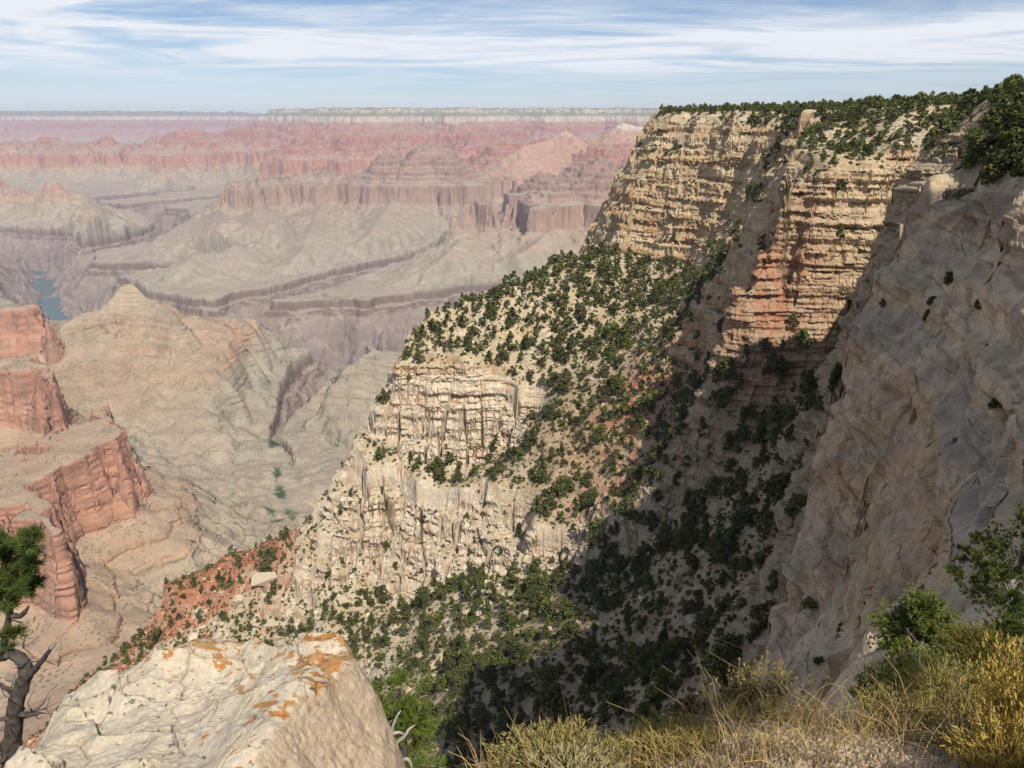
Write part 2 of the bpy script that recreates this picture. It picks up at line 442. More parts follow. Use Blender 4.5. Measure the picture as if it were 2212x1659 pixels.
# the inner gorge: axes with half widths, as (x, y, half width, greatest depth below the platform)
GORGE = [
 [(2500, 3900, 430, 400), (1500, 3750, 430, 400), (600, 3560, 480, 400), (-100, 3620, 500, 400), (-700, 3640, 470, 400), (-1250, 3600, 430, 380), (-1850, 3850, 300, 380), (-2280, 4080, 290, 400), (-2660, 4480, 300, 330), (-3180, 5227, 310, 305), (-3550, 5780, 320, 305), (-3880, 6263, 310, 305), (-4500, 6480, 290, 300), (-6500, 6300, 300, 300)],
 [(-3250, 5400, 260, 300), (-2950, 6300, 220, 280), (-2950, 7100, 220, 280), (-3600, 7950, 260, 300), (-5000, 8500, 300, 300), (-9000, 8300, 300, 300)],
 [(-766, 2265, 10, 3), (-790, 2500, 40, 50), (-800, 2760, 80, 120), (-740, 3150, 130, 220), (-680, 3600, 200, 380)],
 [(-1400, 3700, 200, 380), (-1480, 4060, 150, 220), (-1230, 4430, 150, 200), (-1010, 4830, 140, 160), (-720, 5330, 110, 130), (-470, 5800, 90, 80), (-330, 6300, 50, 40)],
 [(-3900, 8000, 260, 300), (-3900, 8500, 170, 200), (-3500, 9100, 150, 150), (-2900, 9800, 90, 90)],
 [(-4900, 8400, 260, 300), (-4700, 9000, 220, 220), (-4100, 9700, 150, 130)],
 [(-560, 3950, 300, 380), (-250, 4350, 120, 160), (300, 4500, 90, 90)],
 [(-2700, 4900, 300, 400), (-2250, 5000, 120, 150), (-1800, 5350, 70, 70)],
 [(-640, 2050, 8, 2), (-690, 2170, 12, 8), (-766, 2265, 14, 12)],
]
AZf = azimuths(0.075, 42.5, 4.0)
AZf = AZf[(AZf > math.radians(-66)) & (AZf < math.radians(66))]
RRf = np.exp(np.linspace(math.log(640.0), math.log(33000.0), 2300))
def far_coarse(ca, cr):
    a = np.interp(np.linspace(0, len(AZf) - 1, ca), np.arange(len(AZf)), AZf)
    r = np.exp(np.interp(np.linspace(0, len(RRf) - 1, cr), np.arange(len(RRf)), np.log(RRf)))
    x = (np.sin(a)[:, None] * r[None]).astype(f32); y = (np.cos(a)[:, None] * r[None]).astype(f32)
    wx = fbm(x / 900, y / 900, 3, 31) * 90; wy = fbm(x / 900, y / 900, 3, 47) * 90
    fade = sstep(1500, 5000, y)
    x = x + wx * fade; y = y + wy * fade
    D = np.full(x.shape, 1e9, f32); dtop = None
    for P, lev, climb, cap in MESAS:
        d = seg_dist(x, y, P, True)
        D0 = D_of_level(lev); Dc = D_of_level(min(cap, 11.0))
        q = np.where(d > 0, D0 + d, np.maximum(D0 + d * climb, Dc))
        D = np.minimum(D, q)
    G = np.full(x.shape, -1e9, f32); GD = np.zeros(x.shape, f32)
    for ax in GORGE:
        for (p, q) in zip(ax[:-1], ax[1:]):
            ex, ey = q[0] - p[0], q[1] - p[1]; L2 = ex * ex + ey * ey
            t = np.clip(((x - p[0]) * ex + (y - p[1]) * ey) / L2, 0, 1)
            dd = np.sqrt((x - p[0] - t * ex) ** 2 + (y - p[1] - t * ey) ** 2)
            g = (p[2] + t * (q[2] - p[2])) - dd
            dep = p[3] + t * (q[3] - p[3])
            GD = np.where(g > G, dep, GD); G = np.maximum(G, g)
    return D, G, GD
cD, cG, cGD = far_coarse(620, 760)
n, m = len(AZf), len(RRf)
D = upsample(cD, n, m); G = upsample(cG, n, m); GD = upsample(cGD, n, m)
x = (np.sin(AZf)[:, None] * RRf[None]).astype(f32); y = (np.cos(AZf)[:, None] * RRf[None]).astype(f32)
big = sstep(1200, 6000, y)
nr = 0.30 + 0.70 * sstep(2600, 5200, y)
al = ridged(x / 340, y / 340, 4, 57)
spur = nr * (fbm(x / 420, y / 420, 4, 3) * (40 + 90 * big) + sstep(0.35, 0.85, al) * (20 + 90 * big)) + fbm(x / 95, y / 95, 4, 8) * (14 + 16 * big) * (0.5 + 0.5 * nr) + fbm(x / 22, y / 22, 2, 21) * 3
gul = (ridged(x / 200, y / 200, 4, 55) - 0.5)
blk, _ = cell(x / 55, y / 55, 4); blk2, _ = cell(x / 20, y / 20, 44)
D = D + spur + (blk - 0.5) * 13 + (blk2 - 0.5) * 6 + gul * np.clip(D - 970, 0, 420) * 0.6 * sstep(2300, 1500, D)
D = D + sstep(900, 980, D) * fbm(x / 130, y / 130, 3, 58) * 38
til = tilt(y)
Zl = np.interp(D, MD, MZ).astype(f32)
ton = fbm(x / 700, y / 700, 4, 71) * 16 + fbm(x / 140, y / 140, 3, 77) * 2.5
Zl = Zl + ton * sstep(-800, -930, Zl) + fbm(x / 60, y / 60, 4, 91) * 5
qx = x + fbm(x / 500, y / 500, 3, 104) * 260; qy = y + fbm(x / 500, y / 500, 3, 105) * 260
Zl = Zl - (sstep(0.70, 0.97, ridged(qx / 520, qy / 520, 3, 101)) * 16 + sstep(0.6, 0.95, ridged(qx / 150, qy / 150, 3, 103)) * 4) * sstep(-780, -900, Zl)
RM = np.full(Zl.shape, -1, np.int8)
rn = fbm(x / 60, y / 60, 4, 121) * 26 + (ridged(x / 110, y / 110, 4, 122) - 0.6) * 70 + fbm(x / 14, y / 14, 3, 124) * 6
for pl, sl_, tone in RIDGES:
    q3 = [(ray(a, b_)[0] / ray(a, b_)[1] * d_, d_, ray(a, b_)[2] / ray(a, b_)[1] * d_) for a, b_, d_ in pl]
    for (p0, p1) in zip(q3[:-1], q3[1:]):
        ex, ey = p1[0] - p0[0], p1[1] - p0[1]
        t_ = np.clip(((x - p0[0]) * ex + (y - p0[1]) * ey) / (ex * ex + ey * ey), 0, 1)
        dd = np.hypot(x - p0[0] - t_ * ex, y - p0[1] - t_ * ey)
        zr = p0[2] + t_ * (p1[2] - p0[2]) - sl_ * dd * (1.25 - 0.35 * sstep(0, 260, dd)) - tilt(y) + rn * sstep(0, 120, dd) * sl_
        zr = zr + np.where(dd > 12, 0.55 * 14 * (0.5 - np.mod(zr / 14 + 0.5 * vnoise(x / 70, y / 70, 125), 1)), 0) * (tone != 0)
        zr = zr - sstep(-170, 10, G + 40 * vnoise(x / 80, y / 80, 123)) * 230
        w_ = zr > Zl
        RM = np.where(w_, tone, RM); Zl = np.where(w_, zr, Zl)
# gorge
ga = np.clip(GD * 0.33 - 4, 3, 120)
Gn = G + fbm(x / 260, y / 260, 4, 13) * np.minimum(np.clip(G * 0.5 + 90, 15, 120), ga) + fbm(x / 60, y / 60, 3, 14) * np.minimum(14, ga * 0.4)
gd = np.interp(Gn + fbm(x / 45, y / 45, 3, 16) * 12 * sstep(0, 20, Gn), [0, 7, 14, 30, 42, 52, 90, 130, 360], [0, -34, -40, -46, -60, -66, -104, -152, -440]).astype(f32)
gd = gd * (1 + 0.35 * fbm(x / 160, y / 160, 3, 18))
rav = ridged(x / 150, y / 150, 4, 15) - 0.55
gd = gd - sstep(60, 160, Gn) * rav * 90
gd = np.maximum(gd, -GD)
Zl = np.where(Gn > 0, np.minimum(Zl, -962 + ton * 0.6 + gd), Zl)
Zd = Zl + til
fi = polar_sample(AZf, RRf, Zd, 1150, 0.03)
Rf = take(np.broadcast_to(RRf[None], Zd.shape), fi).astype(np.float64)
Zf = take(Zd, fi); Df = take(D, fi); Gf = take(Gn, fi); RMf = np.round(take(RM.astype(f32), fi))
Xf = np.sin(AZf)[:, None] * Rf; Yf = np.cos(AZf)[:, None] * Rf
# slope, for telling ledge from talus
dzr = np.gradient(Zf, axis=1); drr = np.gradient(Rf, axis=1) + 1e-6
dza = np.gradient(Zf, axis=0) ; daa = Rf * np.gradient(AZf)[:, None]
# remove the part of the sideways change that comes from differing radii
dra = np.gradient(Rf, axis=0)
sr = np.clip(dzr / drr, -12, 12); sa = np.clip((dza - sr * dra) / daa, -12, 12)
slope = np.sqrt(sr ** 2 + sa ** 2)
Lv = Zf - tilt(Yf)
wob = fbm(Xf / 500, Yf / 500, 3, 201) * 10 + fbm(Xf / 60, Yf / 60, 2, 203) * 4
Lc = Lv + wob
zk = np.array([-1400, -1180, -1040, -1030, -962, -955, -930, -860, -800, -795, -745, -738, -690, -640, -592, -585, -520, -515, -450, -445, -376, -368, -270, -262, -215, -166, -160, -102, -98, -50, -6, 20], float)
ck = np.array([(.20,.165,.14),(.235,.19,.16),(.27,.21,.165),(.16,.112,.088),(.20,.14,.107),(.33,.30,.22),(.33,.30,.22),(.33,.29,.20),(.35,.29,.2),(.40,.275,.17),(.38,.25,.16),(.39,.215,.138),(.43,.23,.145),(.41,.215,.138),(.37,.195,.13),(.35,.175,.12),(.36,.16,.105),(.28,.115,.08),(.38,.175,.12),(.29,.12,.085),(.36,.16,.11),(.37,.15,.1),(.33,.16,.11),(.50,.42,.31),(.52,.44,.33),(.47,.40,.29),(.3,.29,.2),(.36,.33,.23),(.46,.39,.28),(.48,.41,.3),(.4,.35,.25),(.09,.11,.06)], float)
sk = np.array([(.24,.2,.165),(.275,.225,.18),(.28,.225,.18),(.26,.205,.17),(.325,.265,.19),(.325,.27,.195),(.335,.275,.2),(.345,.275,.195),(.345,.265,.18),(.345,.255,.17),(.345,.255,.165),(.37,.275,.19),(.37,.27,.18),(.37,.265,.18),(.37,.265,.18),(.36,.265,.18),(.345,.24,.165),(.34,.225,.155),(.34,.215,.15),(.33,.205,.14),(.32,.19,.125),(.33,.2,.13),(.33,.24,.16),(.36,.29,.2),(.38,.31,.22),(.32,.29,.2),(.2,.21,.13),(.2,.21,.13),(.25,.25,.16),(.25,.24,.16),(.11,.13,.075),(.085,.095,.06)], float)
def strata(tab, q):
    return np.stack([np.interp(q, zk, tab[:, i]) for i in range(3)], -1).astype(f32)
cl_ = sstep(0.62, 1.25, slope)
colr = mixv(strata(sk, Lc), 0, 0)
colr = strata(sk, Lc) * (1 - cl_[..., None]) + strata(ck, Lc) * cl_[..., None]
tanw = np.clip(np.exp(-(((Xf + 900) / 1900) ** 2 + ((Yf - 6200) / 1500) ** 2)) * 1.1, 0, 0.55)
gry = colr.mean(-1, keepdims=True) * np.array([1.16, 1.0, .80], f32)
colr = colr * (1 - tanw[..., None]) + gry * tanw[..., None]
rt = mixv(np.array([.37, .30, .21]), np.array([.35, .245, .16]), sstep(-0.1, 0.5, vnoise(Lc / 9, Xf * .002, 331)))
colr = np.where((RMf == 1)[..., None], rt, colr)
colr = np.where((RMf == 2)[..., None], mixv(np.array([.52, .44, .33]), np.array([.4, .25, .17]), sstep(-190, -260, Lv)), colr)
# the far north side carries woods on its upper slopes
# washes, patches of scrub and pale spills
pat = fbm(Xf / 300, Yf / 300, 4, 301)
colr *= (1 + 0.16 * pat)[..., None]
vst = sstep(0.02, 0.5, fbm(Xf / 38, Yf / 38 + Zf / 300, 3, 321)) * cl_ * 0.55
colr = colr * (1 - vst[..., None]) + np.array([.27, .205, .16], f32) * vst[..., None]
pale = sstep(0.1, 0.5, fbm(Xf / 130, Yf / 130, 4, 311)) * (1 - cl_) * 0.35
colr = mixv(colr, np.array([.42, .35, .26]), 0) * (1 - pale[..., None]) + np.array([.43, .36, .25], f32) * pale[..., None]
redspill = sstep(0.12, 0.45, fbm(Xf / 220, Yf / 160, 4, 317)) * (1 - cl_) * sstep(-960, -760, Lv) * 0.35
colr = colr * (1 - redspill[..., None]) + np.array([.40, .24, .16], f32) * redspill[..., None]
# dark scrub dots on the nearer slopes
dots = (vnoise(Xf / 5.0, Yf / 5.0, 401) + 0.4 * vnoise(Xf / 60, Yf / 60, 402) > 0.50) & (Yf < 3000) & (slope < 1.1)
colr[dots] *= np.array([.45, .52, .45], f32)
# green thickets along the creek
crk = np.full(Xf.shape, 1e9)
for (a, b) in (((-690, 2050), (-766, 2265)), ((-560, 1640), (-640, 1750)), ((-470, 1560), (-600, 1800)), ((-600, 1800), (-690, 2050))):
    ex, ey = b[0] - a[0], b[1] - a[1]
    t = np.clip(((Xf - a[0]) * ex + (Yf - a[1]) * ey) / (ex * ex + ey * ey), 0, 1)
    crk = np.minimum(crk, np.hypot(Xf - a[0] - t * ex, Yf - a[1] - t * ey))
gw = sstep(16, 6, crk + 16 * fbm(Xf / 28, Yf / 28, 3, 77)) * sstep(-0.15, 0.15, fbm(Xf / 120, Yf / 120, 2, 78))
colr = colr * (1 - gw[..., None]) + np.array([.05, .085, .04], f32) * gw[..., None]
# broken blocks on the nearer walls
gxf = sr * np.sin(AZf)[:, None] + sa * np.cos(AZf)[:, None]; gyf = sr * np.cos(AZf)[:, None] - sa * np.sin(AZf)[:, None]
glf = np.hypot(gxf, gyf) + 1e-4
uq = Xf - Yf + fbm(Xf / 40, Zf / 40, 2, 340) * 10
k1, ke = brick(uq, Zf + fbm(Xf / 60, Yf / 60, 2, 347) * 5, 26, 34, 341); k2, _ = brick(uq, Zf, 10, 9, 342)
push = (k1 - 0.5) * 5 + (k2 - 0.5) * 1.5 + np.tanh(4 * vnoise(Lc / 9, Xf / 300, 343)) * 1.6
push = push * sstep(0.9, 1.8, slope) * sstep(4200, 2600, Yf)
Xf = Xf - gxf / glf * push; Yf = Yf - gyf / glf * push
va = sstep(0.15, 0.5, fbm((Xf - Yf) / 45, Zf / 70, 4, 345)) * cl_ * 0.5 * sstep(5000, 2500, Yf)
colr = colr * (1 - va[..., None]) + np.array([.24, .14, .105], f32) * va[..., None]
vb = sstep(0.2, 0.5, fbm((Xf - Yf) / 30 + 9, Zf / 60, 4, 346)) * cl_ * 0.55 * sstep(5000, 2500, Yf)
colr = colr * (1 - vb[..., None]) + np.array([.47, .33, .22], f32) * vb[..., None]
me = grid_mesh('canyon_terrain', Xf, Yf, Zf, np.clip(colr, 0.02, 0.8), smooth=True)
me.materials.append(M_far)
canyon = link('canyon_terrain', me, 'structure')
print('far', round(time.time() - T0, 1), Xf.shape)
# the river, seen in one short reach of the gorge
rv = [(-2800, 4680), (-3180, 5227), (-3550, 5780), (-3880, 6263), (-4500, 6480)]
rvx, rvy = np.array(rv).T
tt = np.linspace(0, len(rv) - 1, 60)
rx = np.interp(tt, np.arange(len(rv)), rvx); ry = np.interp(tt, np.arange(len(rv)), rvy)
tx = np.gradient(rx); ty = np.gradient(ry); tl = np.hypot(tx, ty)
wv = np.linspace(-90, 90, 6)
RX = rx[:, None] - (ty / tl)[:, None] * wv; RY = ry[:, None] + (tx / tl)[:, None] * wv
RZ = np.full(RX.shape, -1167.0)
M_water = bpy.data.materials.new('river_water'); M_water.use_nodes = True
wb = M_water.node_tree.nodes['Principled BSDF']
wb.inputs['Base Color'].default_value = (.06, .12, .12, 1); wb.inputs['Roughness'].default_value = 0.25
me = grid_mesh('river', RX, RY, RZ); me.materials.append(M_water)
link('river', me, 'structure')
# ------------------------------------------------------------------ the near rim, its cliffs and the slopes under them
# survey points: (px, py, 'z'|'y', value) on the photograph, or plain (x, y, z)
SV = [
 # head of the far promontory: rim and foot of its cliff
 (1432, 243, 'y', 640), (1400, 262, 'y', 640), (1450, 252, 'y', 622), (1500, 262, 'y', 590), (1580, 262, 'y', 552), (1655, 268, 'y', 520),
 (1385, 330, 'y', 630), (1340, 430, 'y', 622), (1322, 520, 'y', 622), (1400, 545, 'z', -92), (1490, 560, 'z', -92),
 (1440, 400, 'y', 590), (1500, 420, 'y', 563), (1580, 430, 'y', 530),
 # chute between promontory and the nearer buttress
 (1690, 300, 'y', 480), (1680, 420, 'y', 470), (1600, 500, 'y', 482), (1545, 560, 'y', 490), (1520, 610, 'y', 455),
 # nearer buttress
 (1705, 347, 'y', 346), (1790, 352, 'y', 344), (1880, 352, 'y', 340), (1640, 470, 'y', 344), (1592, 590, 'y', 338), (1568, 690, 'y', 336), (1700, 330, 'y', 368), (1712, 315, 'y', 392), (1725, 298, 'y', 415), (1790, 344, 'y', 350), (1880, 344, 'y', 346), (1800, 325, 'y', 364), (1740, 328, 'y', 370), (1860, 322, 'y', 356),
 (1750, 440, 'y', 340), (1850, 440, 'y', 336), (1720, 570, 'y', 334), (1820, 570, 'y', 330), (1700, 690, 'y', 330), (1800, 690, 'y', 327), (1690, 752, 'z', -98), (1790, 782, 'z', -99), (1500, 660, 'z', -95), (1560, 715, 'y', 340), (1840, 790, 'z', -100),
 # slope on top of the buttress
 (1750, 285, 'y', 400), (1830, 262, 'y', 430), (1900, 268, 'y', 370), (1830, 305, 'y', 378), (1930, 310, 'y', 345),
 # recess on the right and the rim coming back to the viewer
 (1925, 400, 'y', 336), (1920, 365, 'y', 338), (1905, 600, 'y', 322), (1895, 480, 'y', 331), (1960, 345, 'y', 262), (1995, 395, 'y', 228), (2050, 262, 'y', 250), (2040, 345, 'y', 195), (2100, 332, 'y', 160), (1955, 395, 'y', 240), (1930, 450, 'y', 246), (1900, 520, 'y', 244), (1870, 600, 'y', 240), (1840, 720, 'y', 232),
 # near buttress
 (1965, 440, 'y', 112), (2050, 418, 'y', 104), (2130, 420, 'y', 90), (2205, 408, 'y', 74), (1885, 560, 'y', 110), (1852, 680, 'y', 107), (1840, 780, 'y', 104), (1822, 890, 'y', 101), (1834, 1000, 'y', 97), (1850, 1120, 'y', 93), (1858, 1200, 'y', 90), (1795, 1240, 'y', 88), (1735, 1350, 'y', 82), (1672, 1475, 'y', 77),
 (2000, 520, 'y', 98), (2100, 520, 'y', 86), (2200, 520, 'y', 72), (1960, 650, 'y', 95), (2050, 640, 'y', 86), (2110, 640, 'y', 76), (2212, 650, 'y', 66), (2212, 760, 'y', 60), (2080, 780, 'y', 76), (1950, 800, 'y', 90), (2130, 900, 'y', 60), (2010, 900, 'y', 78), (2212, 930, 'y', 49), (1880, 950, 'y', 92),
 (2000, 1080, 'y', 62), (2080, 1010, 'y', 56), (1900, 1150, 'y', 82), (2000, 1220, 'y', 60), (2140, 1100, 'y', 44), (2212, 1080, 'y', 36), (1880, 1300, 'y', 72), (1960, 1330, 'y', 58), (2080, 1260, 'y', 42), (2200, 1250, 'y', 30), (1800, 1420, 'y', 66), (1760, 1500, 'y', 60), (2100, 1400, 'y', 26), (1900, 1440, 'y', 40),
 # ravine floor (dense trees) and the shaded slope
 (1700, 930, 'z', -125), (1500, 1080, 'z', -160), (1300, 1200, 'z', -195), (1000, 1290, 'z', -240), (830, 1360, 'z', -270), (740, 1480, 'z', -290),
 (870, 1600, 'z', -235), (1000, 1500, 'z', -225), (1200, 1400, 'z', -205), (1400, 1400, 'z', -180), (1500, 1200, 'z', -155), (1700, 1150, 'z', -125), (1640, 1400, 'z', -120), (1500, 1560, 'z', -140), (1250, 1560, 'z', -180), (1050, 1600, 'z', -215), (1780, 1000, 'z', -112), (1780, 870, 'z', -106), (1750, 1100, 'z', -115),
 # slope under the promontory and crest of the spur running left from it
 (1200, 560, 'z', -100), (1110, 608, 'z', -108), (1000, 641, 'z', -116), (920, 665, 'z', -120), (1300, 600, 'z', -104), (1400, 700, 'z', -118), (1450, 700, 'z', -115), (1500, 800, 'z', -125), (1600, 900, 'z', -135), (1400, 900, 'z', -150), (1200, 750, 'z', -138), (1250, 900, 'z', -165), (1300, 1050, 'z', -178), (1600, 800, 'z', -110),
 # upper ledge cliff of the spur
 (890, 702, 'y', 511), (882, 752, 'y', 496), (1000, 700, 'y', 507), (1000, 752, 'y', 494), (1130, 690, 'y', 508), (1140, 740, 'y', 494), (855, 792, 'z', -150), (1000, 790, 'z', -147),
 # pale cliffs
 (862, 828, 'y', 474), (930, 822, 'y', 470), (1030, 826, 'y', 466), (1118, 838, 'y', 458), (1125, 880, 'y', 454), (860, 900, 'y', 469), (940, 900, 'y', 465), (1040, 915, 'y', 460), (1095, 930, 'y', 449), (760, 955, 'y', 462), (850, 960, 'y', 462), (960, 975, 'y', 459), (1030, 1000, 'y', 453),
 (700, 1055, 'y', 454), (790, 1035, 'y', 438), (900, 1050, 'y', 431), (990, 1062, 'y', 420), (1050, 1050, 'y', 408), (692, 1108, 'y', 452), (770, 1120, 'y', 432), (850, 1150, 'y', 425), (930, 1150, 'y', 416), (800, 1205, 'y', 426), (880, 1290, 'y', 405), (930, 1230, 'y', 402), (1000, 1150, 'y', 403), (1060, 1140, 'y', 390), (1060, 1240, 'y', 380), (1150, 1130, 'y', 370), (1170, 1222, 'y', 362), (1110, 1170, 'y', 378),
 (1150, 980, 'y', 418), (1180, 1010, 'y', 402), (1240, 1000, 'y', 398), (1250, 1090, 'y', 384), (1340, 1000, 'y', 380), (1345, 1080, 'y', 366),
 # red slope at the left
 (650, 1200, 'z', -262), (615, 1152, 'z', -268), (480, 1200, 'z', -290), (350, 1252, 'z', -310), (302, 1390, 'z', -335), (150, 1480, 'z', -345), (600, 1350, 'z', -300), (500, 1300, 'z', -300), (700, 1350, 'z', -280), (400, 1400, 'z', -325), (720, 1230, 'z', -265), (250, 1470, 'z', -340),
 # out of sight: back of the spur, plateau, the cliff under the viewer, left end
 (120, 720, 6), (135, 650, 8), (140, 620, 7), (150, 590, 7), (165, 560, 7), (180, 535, 7), (160, 760, 9), (200, 800, 10), (300, 600, 12), (300, 300, 10), (250, 200, 10), (200, 420, 9), (170, 480, 7), (230, 330, 8), (400, 900, 14), (700, 700, 18), (700, 200, 16), (140, 140, 8), (120, 60, 8), (70, 20, 5), (200, -60, 10), (60, -60, 5), (30, -20, 2.5), (600, -400, 14), (75, 75, 4), (95, 110, 5), (230, 480, 10), (260, 560, 11), (225, 440, 9), (200, 350, 7), (185, 430, 6), (240, 400, 9), (300, 450, 11), (205, 570, 9), (172, 620, 9), (220, 700, 10), (200, 270, 8), (205, 500, 8), (190, 520, 8), (350, 380, 10), (400, 550, 12), (300, 760, 12), (180, 250, 7), (160, 200, 7),
 (60, 720, -120), (20, 640, -190), (-60, 600, -230), (-120, 540, -270), (-100, 620, -330), (-170, 560, -350), (60, 850, -250), (140, 900, -200), (-250, 530, -400), (-320, 470, -420), (200, 1000, -280), (0, 780, -330), (-330, 400, -420), (-360, 300, -430), (-260, 330, -375), (-130, 330, -305), (-180, 250, -335), (-300, 200, -410), (-450, 600, -800), (-500, 450, -720), (-470, 300, -640), (-600, 800, -1100), (-300, 800, -900), (0, 900, -800), (-750, 300, -900), (-500, 100, -600), (-340, 560, -560), (-380, 430, -520), (-315, 380, -372), (-350, 250, -450),
 (43.6, 97, -72), (44.6, 103, -76), (42.8, 91, -80), (43.2, 94, -76), (46, 111, -62), (38.5, 88, -84), (31, 81, -88), (26, 76, -88), (50, 118, -92), (60, 135, -104), (22, 60, -88), (0, 100, -140), (-60, 100, -170), (-100, 200, -265), (-60, 30, -75), (45, 115, -100), (0, 25, -48), (-25, 10, -45), (0, 12, -26), (12, 25, -30), (-12, 4, -24), (-100, 0, -60), (-150, -60, -40), (-200, 100, -260), (100, 200, -112), (80, 150, -106), (20, 160, -165),
 (6.6, 9, -7.3), (4.5, 9, -8.2), (9, 17, -13.5), (14, 25, -18), (9, 8, -6.2), (16, 14, -9.0), (26, 26, -8), (40, 40, -4), (-4, 7.5, -11), (-9, 4, -12),
 (0.75, 2.3, -2.08), (1.4, 2.6, -2.42), (2.1, 2.9, -2.64), (-0.1, 1.95, -2.0), (0.3, 1.3, -1.74), (1.2, 1.5, -1.77), (2.2, 1.8, -1.88), (3.1, 2.2, -2.0), (3.2, 3.0, -2.5), (0.8, 3.0, -3.3), (1.8, 3.5, -3.5), (2.8, 3.9, -3.6), (3.8, 6, -5.4), (0.2, 2.6, -3.2), (0, 0, -1.62), (2, 0.3, -1.6), (-2.5, 0.6, -1.75), (-2.2, 2.2, -2.6), (-1.0, 2.4, -3.3), (-4.5, 3.4, -4.5), (5, -3, -1.2), (-4, -4, -1.5), (0, -8, -1.2), (10, 2, -1.2), (-15, -8, -6), (0, -60, 2), (-60, -60, -5),
]
pts = []
for s in SV:
    if len(s) == 4:
        w_ = W(s[0], s[1], **{s[2]: s[3]})
        pts.append(w_)
    else:
        pts.append(np.array(s, float))
near_rbf = RBF(pts)
def layers(h, zb, s0=0.10, knee=0.55):
    """ledge and riser for every bed between the heights zb"""
    zb = np.sort(np.array(zb, float))
    k = np.clip(np.searchsorted(zb, h) - 1, 0, len(zb) - 2)
    lo = zb[k]; hi = zb[k + 1]
    t = np.clip((h - lo) / (hi - lo), 0, 1)
    g = np.where(t < knee, s0 * t / knee, s0 + (1 - s0) * (t - knee) / (1 - knee))
    return np.where((h > zb[0]) & (h < zb[-1]), lo + (hi - lo) * g, h)
ZB = [14, 8, 3, -1, -3, -9, -20, -23, -26, -41, -44, -49, -62, -66, -68, -80, -84, -86, -97, -104, -112, -119, -129, -134, -142, -150, -158, -178, -201, -209, -228, -250, -268, -278, -290, -296, -310, -318, -335, -352, -370, -400, -440]
TALUS = [(*W(a_, b_, z=c_)[:2], s_) for a_, b_, c_, s_ in ((1700, 930, -122, 40), (1720, 1030, -114, 36), (1740, 1000, -113, 34), (1600, 1150, -140, 42), (1450, 1250, -165, 45), (1300, 1350, -190, 45), (1150, 1450, -208, 45), (1500, 1400, -150, 40), (1350, 1500, -170, 40), (1600, 1300, -135, 36), (1680, 1180, -122, 36), (1600, 820, -115, 26), (1200, 890, -158, 26), (1290, 960, -168, 26), (1390, 950, -157, 30), (1300, 860, -152, 28), (1420, 1040, -165, 26), (1210, 840, -150, 24))]
